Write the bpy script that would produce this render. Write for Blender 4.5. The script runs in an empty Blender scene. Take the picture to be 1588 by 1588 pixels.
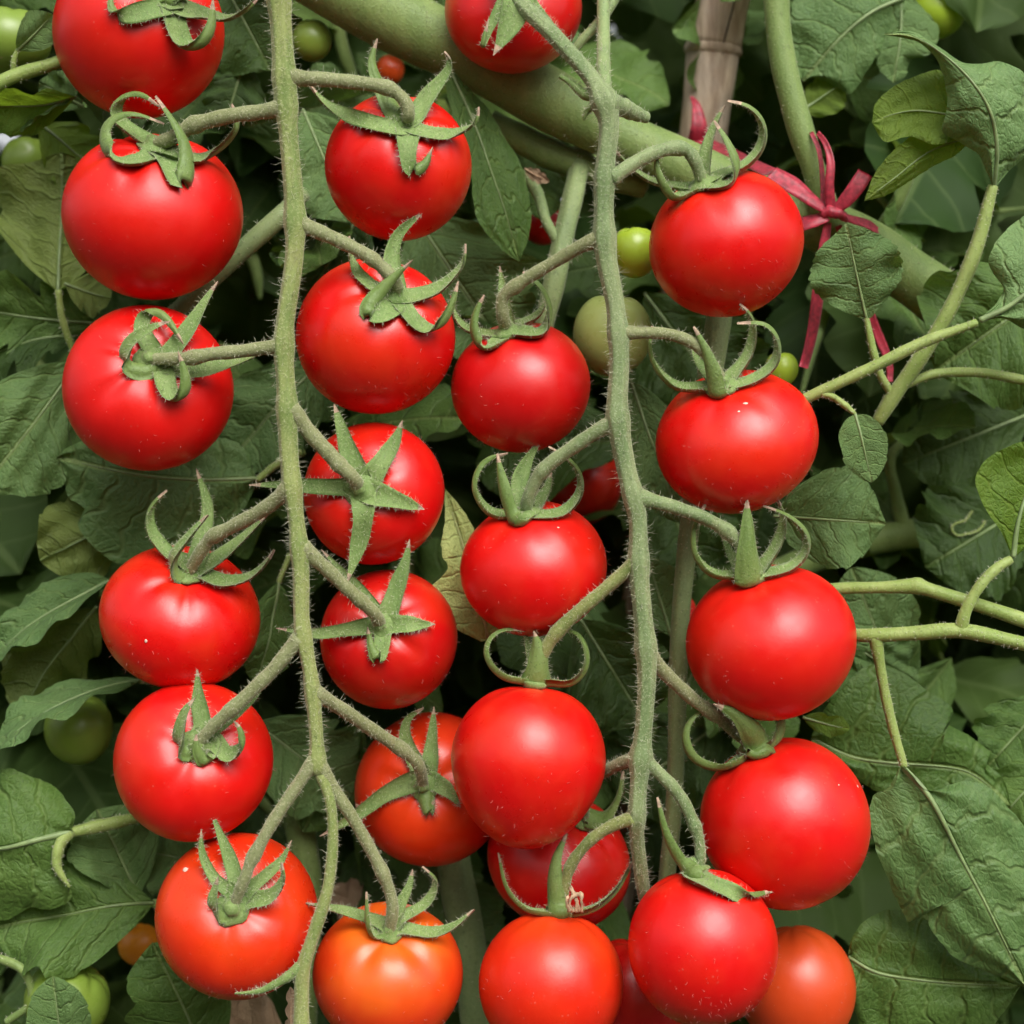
import bpy, math, random
import numpy as np
from mathutils import Vector, Matrix, Quaternion

# ------------------------------------------------------------------ camera, sky, sun, exposure
SC = bpy.context.scene
S = 0.000151            # metres per photo pixel in the plane of the trusses
DC = 2780.0             # camera distance in those pixels (0.42 m)
CX = 794.0
Z0 = 1.0                # camera height above the soil
random.seed(4)
RNG = np.random.default_rng(4)

cam_data = bpy.data.cameras.new('camera')
cam = bpy.data.objects.new('camera', cam_data)
SC.collection.objects.link(cam)
cam.location = (0, -DC * S, Z0)
cam.rotation_euler = (math.radians(90), 0, 0)
cam_data.sensor_width = 36
cam_data.angle = 2 * math.atan(CX / DC)
cam_data.clip_start = 0.01
cam_data.clip_end = 500
cam_data.dof.use_dof = True
cam_data.dof.focus_distance = (DC - 30) * S
cam_data.dof.aperture_fstop = 13
SC.camera = cam

SUN_EL, SUN_AZ = 45.0, 20.0       # degrees; azimuth measured from behind the camera towards the right
world = bpy.data.worlds.new('World')
SC.world = world
world.use_nodes = True
wn, wl = world.node_tree.nodes, world.node_tree.links
bg = wn['Background']
sky = wn.new('ShaderNodeTexSky')
sky.sky_type = 'NISHITA'
sky.sun_disc = False
sky.sun_elevation = math.radians(SUN_EL)
sky.sun_rotation = math.radians(180 - SUN_AZ)
sky.air_density = 1.0
sky.dust_density = 6.0
sky.ozone_density = 1.0
hsv = wn.new('ShaderNodeHueSaturation')      # thin even cloud: grey-white sky
hsv.inputs['Saturation'].default_value = 0.12
wl.new(sky.outputs['Color'], hsv.inputs['Color'])
wl.new(hsv.outputs['Color'], bg.inputs['Color'])
bg.inputs['Strength'].default_value = 0.125

sun_data = bpy.data.lights.new('sun', 'SUN')
sun_data.energy = 1.5
sun_data.angle = math.radians(46)
sun_data.color = (1.0, 0.965, 0.92)
sun = bpy.data.objects.new('sun', sun_data)
SC.collection.objects.link(sun)
_el, _az = math.radians(SUN_EL), math.radians(SUN_AZ)
_to_sun = Vector((math.sin(_az) * math.cos(_el), -math.cos(_az) * math.cos(_el), math.sin(_el)))
sun.rotation_euler = (-_to_sun).to_track_quat('-Z', 'Y').to_euler()
sun.location = (0.5, -1.0, 3.0)

vs = SC.view_settings
vs.view_transform = 'Standard'
vs.look = 'None'
vs.gamma = 1
vs.use_curve_mapping = False
vs.exposure = 0.62
SC.cycles.use_denoising = True
SC.cycles.use_adaptive_sampling = True
SC.cycles.adaptive_threshold = 0.02
SC.cycles.max_bounces = 5
SC.cycles.diffuse_bounces = 3
SC.cycles.glossy_bounces = 2
SC.cycles.transmission_bounces = 3
SC.cycles.transparent_max_bounces = 4
SC.cycles.caustics_reflective = False
SC.cycles.caustics_refractive = False

# ------------------------------------------------------------------ helpers
def P(x, y, d=0.0):
    """photo pixel (x, y) standing d pixels behind the truss plane -> point in metres"""
    k = (DC + d) / DC
    return np.array([(x - CX) * S * k, d * S, Z0 - (y - CX) * S * k])

def nrm(v):
    v = np.asarray(v, float)
    return v / (np.linalg.norm(v) + 1e-12)

def link(o, parent=None):
    SC.collection.objects.link(o)
    if parent is not None:
        o.parent = parent
    return o

def empty(name, loc, label, cat, group=None):
    o = bpy.data.objects.new(name, None)
    o.empty_display_size = 0.01
    o.location = tuple(loc)
    o['label'] = label
    o['category'] = cat
    if group:
        o['group'] = group
    return link(o)

def mesh_obj(name, verts, faces, mats, parent=None, origin=None, uvs=None, midx=None, smooth=True):
    v = np.asarray(verts, float)
    if origin is not None:
        v = v - np.asarray(origin)
    me = bpy.data.meshes.new(name)
    me.from_pydata(v.tolist(), [], [tuple(int(i) for i in f) for f in faces])
    for m in (mats if isinstance(mats, (list, tuple)) else [mats]):
        me.materials.append(m)
    if midx is not None:
        me.polygons.foreach_set('material_index', np.asarray(midx, dtype=np.int32))
    if uvs is not None:
        lay = me.uv_layers.new(name='UVMap')
        li = np.zeros(len(me.loops), dtype=np.int32)
        me.loops.foreach_get('vertex_index', li)
        lay.data.foreach_set('uv', np.asarray(uvs, float)[li].ravel())
    if smooth:
        me.polygons.foreach_set('use_smooth', np.ones(len(me.polygons), dtype=bool))
    me.update()
    return link(bpy.data.objects.new(name, me), parent)

def spline(pts, n):
    """Catmull-Rom through pts (k x m) -> n samples evenly spaced along its length"""
    p = np.asarray(pts, float)
    if len(p) == 2:
        return p[0] + (p[1] - p[0]) * np.linspace(0, 1, n)[:, None]
    q = np.vstack([2 * p[0] - p[1], p, 2 * p[-1] - p[-2]])
    out = []
    for i in range(1, len(q) - 2):
        t = np.linspace(0, 1, 12, endpoint=False)[:, None]
        a, b, c, e = q[i - 1], q[i], q[i + 1], q[i + 2]
        out.append(0.5 * (2 * b + (c - a) * t + (2 * a - 5 * b + 4 * c - e) * t ** 2 + (3 * b - a - 3 * c + e) * t ** 3))
    out = np.vstack(out + [p[-1:]])
    s = np.r_[0, np.cumsum(np.linalg.norm(np.diff(out[:, :3], axis=0), axis=1))]
    g = np.linspace(0, s[-1], n)
    return np.column_stack([np.interp(g, s, out[:, k]) for k in range(out.shape[1])])

def frames(c):
    t = np.gradient(c, axis=0)
    t /= np.linalg.norm(t, axis=1)[:, None] + 1e-12
    u = np.zeros_like(t)
    ref = np.array([0, -1.0, 0]) if abs(t[0][1]) < 0.9 else np.array([1.0, 0, 0])
    u[0] = nrm(ref - t[0] * ref.dot(t[0]))
    for i in range(1, len(t)):
        w = u[i - 1] - t[i] * u[i - 1].dot(t[i])
        u[i] = nrm(w)
    return t, u, np.cross(t, u)

def tube_geo(c, r, seg=12, rough=0.05, ribs=0, cap=True, flat=1.0):
    """tube round centre line c with radii r; ribs = lengthwise ridges; small bumps along it"""
    t, u, w = frames(c)
    n = len(c)
    a = np.linspace(0, 2 * math.pi, seg, endpoint=False)
    ph = RNG.uniform(0, 6, 6)
    vs_ = []
    s = np.linspace(0, 1, n)
    for i in range(n):
        rr = r[i] * (1 + rough * (np.sin(a * 2 + ph[0] + 5 * s[i]) * .5 + np.sin(a + ph[1] + 17 * s[i]) * .5 + .6 * math.sin(ph[2] + 31 * s[i])))
        if ribs:
            rr = rr * (1 + 0.07 * np.cos(ribs * a + ph[3]))
        vs_.append(c[i] + np.outer(np.cos(a) * rr * flat, u[i]) + np.outer(np.sin(a) * rr, w[i]))
    v = np.vstack(vs_)
    f = []
    for i in range(n - 1):
        for j in range(seg):
            k = (j + 1) % seg
            f.append((i * seg + j, i * seg + k, (i + 1) * seg + k, (i + 1) * seg + j))
    if cap:
        v = np.vstack([v, c[0] - t[0] * r[0] * .35, c[-1] + t[-1] * r[-1] * .35])
        a0, a1 = len(v) - 2, len(v) - 1
        for j in range(seg):
            k = (j + 1) % seg
            f.append((a0, k, j))
            f.append((a1, (n - 1) * seg + j, (n - 1) * seg + k))
    return v, f

def path3(pts, rad, n):
    """pts: (x, y, d) in photo pixels; rad in pixels -> centre line and radii in metres"""
    pp = np.asarray([list(p) + ([0] if len(p) == 2 else []) for p in pts], float)
    rr = np.interp(np.linspace(0, 1, len(pp)), np.linspace(0, 1, len(np.atleast_1d(rad))), np.atleast_1d(rad))
    q = spline(np.column_stack([pp, rr]), n)
    c = np.array([P(*p) for p in q[:, :3]])
    r = q[:, 3] * S * (DC + q[:, 2]) / DC
    return c, r

def hair_geo(roots, dirs, lens, rad):
    """fine three-sided spikes"""
    V, F = [], []
    for p, d, l in zip(roots, dirs, lens):
        d = nrm(d)
        a = nrm(np.cross(d, [0.3, 0.5, 0.8]))
        b = np.cross(d, a)
        bend = nrm(RNG.normal(size=3)) * l * 0.16
        k = len(V)
        for ph in (0, 2.094, 4.189):
            V.append(p + rad * (math.cos(ph) * a + math.sin(ph) * b))
        mid = p + d * l * .55 + bend
        for ph in (0, 2.094, 4.189):
            V.append(mid + rad * .6 * (math.cos(ph) * a + math.sin(ph) * b))
        V.append(p + d * l)
        F += [(k, k + 1, k + 4, k + 3), (k + 1, k + 2, k + 5, k + 4), (k + 2, k, k + 3, k + 5),
              (k + 3, k + 4, k + 6), (k + 4, k + 5, k + 6), (k + 5, k + 3, k + 6)]
    return V, F

def tube_hair(c, r, per_cm, lmin, lmax):
    """hair roots, directions and lengths (metres) scattered over a tube"""
    t, u, w = frames(c)
    seg = np.linalg.norm(np.diff(c, axis=0), axis=1)
    total = seg.sum()
    n = int(total * 100 * per_cm)
    s = np.r_[0, np.cumsum(seg)]
    g = RNG.uniform(0, total, n)
    i = np.clip(np.searchsorted(s, g) - 1, 0, len(c) - 2)
    fr = ((g - s[i]) / (seg[i] + 1e-12))[:, None]
    cc = c[i] * (1 - fr) + c[i + 1] * fr
    rr = r[i] * (1 - fr[:, 0]) + r[i + 1] * fr[:, 0]
    a = RNG.uniform(0, 2 * math.pi, n)
    nn = np.cos(a)[:, None] * u[i] + np.sin(a)[:, None] * w[i]
    roots = cc + nn * (rr * .97)[:, None]
    dirs = nn + RNG.normal(0, .42, (n, 3))
    lens = (lmin + (lmax - lmin) * RNG.beta(1.0, 3.4, n)) * S
    return roots, dirs, lens

# ------------------------------------------------------------------ materials
def new_mat(name):
    m = bpy.data.materials.new(name)
    m.use_nodes = True
    nt = m.node_tree
    return m, nt, nt.nodes, nt.links, nt.nodes['Principled BSDF'], nt.nodes['Material Output']

def N(nodes, typ, **kw):
    n = nodes.new(typ)
    for k, v in kw.items():
        setattr(n, k, v)
    return n

def mathn(nodes, links, op, a, b=None, c=None, clamp=False):
    n = nodes.new('ShaderNodeMath')
    n.operation = op
    n.use_clamp = clamp
    for i, x in enumerate((a, b, c)):
        if x is None:
            continue
        if isinstance(x, (int, float)):
            n.inputs[i].default_value = x
        else:
            links.new(x, n.inputs[i])
    return n.outputs[0]

def maprange(nodes, links, x, a, b, c=0.0, d=1.0, smooth=True):
    n = nodes.new('ShaderNodeMapRange')
    n.interpolation_type = 'SMOOTHSTEP' if smooth else 'LINEAR'
    links.new(x, n.inputs[0])
    for i, v in enumerate((a, b, c, d)):
        n.inputs[i + 1].default_value = v
    return n.outputs[0]

def mixc(nodes, links, f, a, b, mode='MIX'):
    n = nodes.new('ShaderNodeMix')
    n.data_type = 'RGBA'
    n.blend_type = mode
    for s_, x in ((n.inputs[0], f), (n.inputs[6], a), (n.inputs[7], b)):
        if isinstance(x, (int, float)):
            s_.default_value = x
        elif isinstance(x, tuple):
            s_.default_value = (*x, 1) if len(x) == 3 else x
        else:
            links.new(x, s_)
    return n.outputs[2]

def noise(nodes, links, vec, scale, detail=3, rough=.5):
    n = nodes.new('ShaderNodeTexNoise')
    n.inputs['Scale'].default_value = scale
    n.inputs['Detail'].default_value = detail
    n.inputs['Roughness'].default_value = rough
    if vec is not None:
        links.new(vec, n.inputs['Vector'])
    return n.outputs['Fac']

def bump(nodes, links, h, strength, dist, target):
    b = nodes.new('ShaderNodeBump')
    b.inputs['Strength'].default_value = strength
    b.inputs['Distance'].default_value = dist
    links.new(h, b.inputs['Height'])
    links.new(b.outputs['Normal'], target)
    return b

def tomato_mat(name, body, shoulder, amount, rough=.38, spec=.5, sss=0.0):
    """skin: body colour, another colour round the stem end (amount 0..1), faint mottling and pale specks"""
    m, nt, n, l, p, out = new_mat(name)
    tc = N(n, 'ShaderNodeTexCoord')
    sep = N(n, 'ShaderNodeSeparateXYZ')
    l.new(tc.outputs['Object'], sep.inputs[0])
    r0 = 0.019
    wob = noise(n, l, tc.outputs['Object'], 90, 2)
    zz = mathn(n, l, 'MULTIPLY_ADD', wob, 0.016, sep.outputs[2])
    top = maprange(n, l, zz, 0.010, 0.030, 0, amount)
    col = mixc(n, l, top, body, shoulder)
    mot = maprange(n, l, noise(n, l, tc.outputs['Object'], 160, 4, .6), .3, .75)
    col = mixc(n, l, mathn(n, l, 'MULTIPLY', mot, .22), col, tuple(min(1, c * 1.25 + .004) for c in body))
    vo = N(n, 'ShaderNodeTexVoronoi')
    vo.inputs['Scale'].default_value = 620
    l.new(tc.outputs['Object'], vo.inputs['Vector'])
    dot = maprange(n, l, vo.outputs['Distance'], .10, .22, 1, 0)
    pick = maprange(n, l, noise(n, l, tc.outputs['Object'], 210, 2), .52, .72)
    dots = mathn(n, l, 'MULTIPLY', dot, pick)
    col = mixc(n, l, mathn(n, l, 'MULTIPLY', dots, .14), col, (.75, .35, .25))
    oi = N(n, 'ShaderNodeObjectInfo')
    pat = maprange(n, l, noise(n, l, tc.outputs['Object'], 55, 3, .55), .38, .70)
    pat = mathn(n, l, 'MULTIPLY', pat, mathn(n, l, 'MULTIPLY', oi.outputs['Random'], .5))
    col = mixc(n, l, pat, col, tuple(min(1, x * 1.06 + y) for x, y in zip(body, (.01, .035, .002))))
    l.new(col, p.inputs['Base Color'])
    rn = maprange(n, l, noise(n, l, tc.outputs['Object'], 240, 3), .25, .8, rough - .06, rough + .06)
    rn = mathn(n, l, 'MULTIPLY_ADD', oi.outputs['Random'], -.07, rn)
    l.new(rn, p.inputs['Roughness'])
    p.inputs['Specular IOR Level'].default_value = spec
    p.inputs['Subsurface Weight'].default_value = sss
    p.inputs['Subsurface Radius'].default_value = (1.0, .25, .12)
    p.inputs['Subsurface Scale'].default_value = .0022
    p.inputs['Sheen Weight'].default_value = .0
    p.inputs['Sheen Roughness'].default_value = .4
    fine = noise(n, l, tc.outputs['Object'], 1500, 2)
    low = noise(n, l, tc.outputs['Object'], 110, 2)
    h = mathn(n, l, 'MULTIPLY_ADD', low, 7.0, fine)
    bump(n, l, h, .16, .00010, p.inputs['Normal'])
    return m

def stem_mat(name, c1, c2, c3, sheen=.35, speck=.55, rough=.62, brown=0.0):
    """downy green stem: two greens in long patches, fine pale down, dark pits"""
    m, nt, n, l, p, out = new_mat(name)
    tc = N(n, 'ShaderNodeTexCoord')
    geo = N(n, 'ShaderNodeNewGeometry')
    mp = N(n, 'ShaderNodeMapping')
    mp.inputs['Scale'].default_value = (1, 1, .35)
    l.new(geo.outputs['Position'], mp.inputs[0])
    a = maprange(n, l, noise(n, l, mp.outputs[0], 140, 4, .6), .36, .64)
    col = mixc(n, l, a, c1, c2)
    sp = maprange(n, l, noise(n, l, geo.outputs['Position'], 1700, 3, .7), .48, .66)
    col = mixc(n, l, mathn(n, l, 'MULTIPLY', sp, speck), col, c3)
    pit = maprange(n, l, noise(n, l, geo.outputs['Position'], 1100, 2, .6), .60, .70)
    col = mixc(n, l, mathn(n, l, 'MULTIPLY', pit, .5), col, tuple(x * .42 for x in c1))
    if brown:
        bb = maprange(n, l, noise(n, l, mp.outputs[0], 260, 4, .65), .55, .75)
        col = mixc(n, l, mathn(n, l, 'MULTIPLY', bb, brown), col, (.20, .13, .06))
    l.new(col, p.inputs['Base Color'])
    p.inputs['Roughness'].default_value = rough
    p.inputs['Specular IOR Level'].default_value = .3
    p.inputs['Sheen Weight'].default_value = sheen
    p.inputs['Sheen Roughness'].default_value = .45
    p.inputs['Sheen Tint'].default_value = (.85, .9, .7, 1)
    mp2 = N(n, 'ShaderNodeMapping')
    mp2.inputs['Scale'].default_value = (1, 1, .2)
    l.new(geo.outputs['Position'], mp2.inputs[0])
    h = mathn(n, l, 'ADD', noise(n, l, mp2.outputs[0], 700, 3), mathn(n, l, 'MULTIPLY', sp, .4))
    bump(n, l, h, .6, .0003, p.inputs['Normal'])
    return m

def leaf_mat(name, dark, light, under, vein, transl=.22, rough=.46, sheen=.12, veins=5.5, tcol=None, dry=0.0):
    """leaf: greens mottled leaf by leaf, sunken pale veins, paler underside, light passing through"""
    m, nt, n, l, p, out = new_mat(name)
    uv = N(n, 'ShaderNodeUVMap')
    sep = N(n, 'ShaderNodeSeparateXYZ')
    l.new(uv.outputs[0], sep.inputs[0])
    geo = N(n, 'ShaderNodeNewGeometry')
    oi = N(n, 'ShaderNodeObjectInfo')
    wob = noise(n, l, uv.outputs[0], 5, 2)
    ux = mathn(n, l, 'SUBTRACT', sep.outputs[0], .5)
    ax = mathn(n, l, 'ABSOLUTE', ux)
    mid = maprange(n, l, ax, .008, .022, 1, 0)
    sgn = mathn(n, l, 'GREATER_THAN', ux, 0)
    vv = mathn(n, l, 'MULTIPLY_ADD', sep.outputs[1], veins, mathn(n, l, 'MULTIPLY', sgn, .43))
    vv = mathn(n, l, 'ADD', vv, mathn(n, l, 'MULTIPLY', wob, 1.1))
    vv = mathn(n, l, 'SUBTRACT', vv, mathn(n, l, 'MULTIPLY', ax, 1.6))
    fr = mathn(n, l, 'ABSOLUTE', mathn(n, l, 'SUBTRACT', mathn(n, l, 'FRACT', vv), .5))
    side = maprange(n, l, fr, .015, .10, 1, 0)
    vo = N(n, 'ShaderNodeTexVoronoi', feature='DISTANCE_TO_EDGE')
    vo.inputs['Scale'].default_value = 17
    mpv = N(n, 'ShaderNodeMapping')
    mpv.inputs['Scale'].default_value = (1, 1.5, 1)
    l.new(uv.outputs[0], mpv.inputs[0])
    wv = N(n, 'ShaderNodeVectorMath', operation='ADD')
    nz = N(n, 'ShaderNodeTexNoise')
    nz.inputs['Scale'].default_value = 9
    l.new(uv.outputs[0], nz.inputs['Vector'])
    sc_ = N(n, 'ShaderNodeVectorMath', operation='SCALE')
    sc_.inputs['Scale'].default_value = .09
    l.new(nz.outputs['Color'], sc_.inputs[0])
    l.new(mpv.outputs[0], wv.inputs[0])
    l.new(sc_.outputs[0], wv.inputs[1])
    l.new(wv.outputs[0], vo.inputs['Vector'])
    net = maprange(n, l, vo.outputs['Distance'], .0, .22, 1, 0)
    rnd = mathn(n, l, 'FRACT', mathn(n, l, 'ADD', geo.outputs['Random Per Island'], oi.outputs['Random']))
    big = maprange(n, l, noise(n, l, uv.outputs[0], 3.2, 3), .3, .7)
    f = mathn(n, l, 'ADD', mathn(n, l, 'MULTIPLY', rnd, .55), mathn(n, l, 'MULTIPLY', big, .45))
    up = mixc(n, l, f, dark, light)
    fine = maprange(n, l, noise(n, l, uv.outputs[0], 60, 3, .65), .35, .7)
    up = mixc(n, l, mathn(n, l, 'MULTIPLY', fine, .28), up, tuple(min(1, c * 1.7) for c in light))
    un = mixc(n, l, mathn(n, l, 'MULTIPLY', rnd, .5), under, tuple(c * .72 for c in under))
    col = mixc(n, l, geo.outputs['Backfacing'], up, un)
    if dry:
        dd = maprange(n, l, noise(n, l, uv.outputs[0], 4.5, 4, .6), .5, .62)
        col = mixc(n, l, mathn(n, l, 'MULTIPLY', dd, dry), col, (.30, .19, .08))
    vm = mathn(n, l, 'MAXIMUM', mathn(n, l, 'MULTIPLY', mid, .85), mathn(n, l, 'MULTIPLY', side, .30))
    vm = mathn(n, l, 'MAXIMUM', vm, mathn(n, l, 'MULTIPLY', net, .12))
    col = mixc(n, l, vm, col, vein)
    l.new(col, p.inputs['Base Color'])
    p.inputs['Roughness'].default_value = rough
    p.inputs['Specular IOR Level'].default_value = .32
    p.inputs['Sheen Weight'].default_value = sheen * .5
    p.inputs['Sheen Roughness'].default_value = .5
    h = mathn(n, l, 'MULTIPLY_ADD', side, -1.3, mathn(n, l, 'MULTIPLY', net, -.28))
    h = mathn(n, l, 'ADD', h, mathn(n, l, 'MULTIPLY', mid, -1.2))
    h = mathn(n, l, 'ADD', h, mathn(n, l, 'MULTIPLY', noise(n, l, uv.outputs[0], 14, 2), .7))
    h = mathn(n, l, 'ADD', h, mathn(n, l, 'MULTIPLY', fine, .22))
    bb = bump(n, l, h, .56, .0009, p.inputs['Normal'])
    tr = N(n, 'ShaderNodeBsdfTranslucent')
    tcl = mixc(n, l, .6, col, tcol or (.22, .36, .03))
    l.new(tcl, tr.inputs['Color'])
    l.new(bb.outputs['Normal'], tr.inputs['Normal'])
    mx = N(n, 'ShaderNodeMixShader')
    mx.inputs[0].default_value = transl
    l.new(p.outputs[0], mx.inputs[1])
    l.new(tr.outputs[0], mx.inputs[2])
    l.new(mx.outputs[0], out.inputs['Surface'])
    return m

def plain_mat(name, col, rough=.5, sheen=0, var=.25, scale=300, transl=0):
    m, nt, n, l, p, out = new_mat(name)
    geo = N(n, 'ShaderNodeNewGeometry')
    f = maprange(n, l, noise(n, l, geo.outputs['Position'], scale, 4, .6), .3, .7)
    c = mixc(n, l, f, tuple(x * (1 - var) for x in col), tuple(min(1, x * (1 + var)) for x in col))
    l.new(c, p.inputs['Base Color'])
    p.inputs['Roughness'].default_value = rough
    p.inputs['Sheen Weight'].default_value = sheen
    if transl:
        tr = N(n, 'ShaderNodeBsdfTranslucent')
        l.new(c, tr.inputs['Color'])
        mx = N(n, 'ShaderNodeMixShader')
        mx.inputs[0].default_value = transl
        l.new(p.outputs[0], mx.inputs[1])
        l.new(tr.outputs[0], mx.inputs[2])
        l.new(mx.outputs[0], out.inputs['Surface'])
    return m

M = {}
M['red'] = tomato_mat('red_tomato_skin', (.62, .0035, .0035), (.66, .012, .004), .6)
M['deep'] = tomato_mat('deep_red_tomato_skin', (.52, .0035, .004), (.54, .008, .005), .5)
M['scarlet'] = tomato_mat('scarlet_tomato_skin', (.66, .016, .0035), (.70, .060, .006), .8)
M['orange'] = tomato_mat('orange_tomato_skin', (.66, .036, .005), (.74, .20, .010), .85)
M['amber'] = tomato_mat('amber_tomato_skin', (.74, .24, .014), (.62, .30, .02), .8)
M['rust'] = tomato_mat('rust_orange_tomato_skin', (.55, .050, .008), (.52, .075, .010), .6)
M['green'] = tomato_mat('green_tomato_skin', (.17, .25, .035), (.10, .17, .02), .8)
M['lime'] = tomato_mat('lime_tomato_skin', (.30, .42, .03), (.19, .32, .02), .8)
M['pale'] = tomato_mat('pale_green_tomato_skin', (.29, .35, .10), (.20, .28, .06), .8)
M['stem'] = stem_mat('truss_stem_green', (.13, .19, .042), (.23, .27, .080), (.40, .42, .20), speck=.45, brown=.18)
M['stem_grey'] = stem_mat('truss_stem_grey_green', (.125, .185, .065), (.20, .255, .105), (.36, .41, .24), speck=.45, brown=.15)
M['pedicel'] = stem_mat('pedicel_olive', (.17, .19, .075), (.21, .23, .10), (.38, .38, .22), brown=.25)
M['vine'] = stem_mat('vine_green', (.13, .20, .05), (.18, .25, .07), (.26, .32, .12), sheen=.15, speck=.25, rough=.5)
M['vine_pale'] = stem_mat('vine_pale_green', (.17, .24, .09), (.22, .29, .11), (.30, .36, .17), sheen=.2, speck=.3, rough=.5)
M['petiole'] = stem_mat('petiole_yellow_green', (.20, .28, .06), (.26, .33, .09), (.34, .40, .16), sheen=.2, speck=.3, rough=.45)
M['sepal_in'] = stem_mat('sepal_downy_face', (.125, .205, .050), (.18, .26, .075), (.34, .41, .18), sheen=.3, speck=.4)
M['sepal_tip'] = plain_mat('sepal_dry_tip', (.36, .25, .17), .8, .1, .35, 900)
M['sepal_out'] = stem_mat('sepal_smooth_face', (.11, .18, .038), (.15, .22, .058), (.22, .28, .11), sheen=.12, speck=.25, rough=.42)
M['hair'] = plain_mat('plant_hair', (.50, .50, .33), .5, .3, .15)
M['fuzz'] = plain_mat('fruit_fuzz', (.60, .24, .19), .5, .2, .15)
M['dead'] = plain_mat('withered_brown', (.40, .27, .16), .75, 0, .35, 900)
M['leaf'] = leaf_mat('leaf_green', (.048, .108, .019), (.098, .175, .034), (.19, .25, .055), (.19, .27, .075), sheen=.04, transl=.30)
M['leaf_grey'] = leaf_mat('leaf_grey_green', (.066, .138, .036), (.115, .198, .056), (.20, .26, .075), (.22, .30, .10), rough=.5, sheen=.08, transl=.28)
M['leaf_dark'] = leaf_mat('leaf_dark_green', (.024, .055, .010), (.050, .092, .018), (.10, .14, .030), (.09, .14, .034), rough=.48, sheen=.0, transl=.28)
M['leaf_bright'] = leaf_mat('leaf_bright_green', (.085, .17, .016), (.13, .225, .026), (.15, .235, .028), (.25, .33, .07), transl=.45, tcol=(.34, .52, .02), sheen=.03)
M['leaf_yellow'] = leaf_mat('leaf_yellowing', (.42, .53, .15), (.54, .63, .22), (.54, .63, .24), (.40, .48, .15), transl=.25, rough=.6, veins=9, tcol=(.5, .5, .12))
M['leaf_dry'] = leaf_mat('leaf_dry', (.30, .20, .11), (.42, .30, .19), (.38, .28, .17), (.25, .17, .09), transl=.15, rough=.8, tcol=(.4, .25, .1))
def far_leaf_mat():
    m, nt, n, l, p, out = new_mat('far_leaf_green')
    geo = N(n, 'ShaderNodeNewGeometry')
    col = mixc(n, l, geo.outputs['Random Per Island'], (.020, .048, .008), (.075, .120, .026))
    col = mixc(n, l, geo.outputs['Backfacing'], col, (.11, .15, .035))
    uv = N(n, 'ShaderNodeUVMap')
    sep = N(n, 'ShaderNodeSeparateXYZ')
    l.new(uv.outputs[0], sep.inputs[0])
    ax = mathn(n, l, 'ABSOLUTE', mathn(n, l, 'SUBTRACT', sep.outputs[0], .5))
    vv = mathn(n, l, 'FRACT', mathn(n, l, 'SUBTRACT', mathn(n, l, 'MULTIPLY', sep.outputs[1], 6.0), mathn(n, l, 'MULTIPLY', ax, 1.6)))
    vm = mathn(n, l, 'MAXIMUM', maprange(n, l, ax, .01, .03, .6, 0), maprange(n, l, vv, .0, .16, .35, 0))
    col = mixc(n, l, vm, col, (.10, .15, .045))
    l.new(col, p.inputs['Base Color'])
    p.inputs['Roughness'].default_value = .65
    p.inputs['Specular IOR Level'].default_value = .2
    tr = N(n, 'ShaderNodeBsdfTranslucent')
    tr.inputs['Color'].default_value = (.16, .26, .02, 1)
    mx = N(n, 'ShaderNodeMixShader')
    mx.inputs[0].default_value = .2
    l.new(p.outputs[0], mx.inputs[1])
    l.new(tr.outputs[0], mx.inputs[2])
    l.new(mx.outputs[0], out.inputs['Surface'])
    return m
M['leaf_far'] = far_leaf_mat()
M['ribbon'] = plain_mat('pink_ribbon', (.36, .024, .044), .45, .1, .4, 700, transl=.2)
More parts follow.
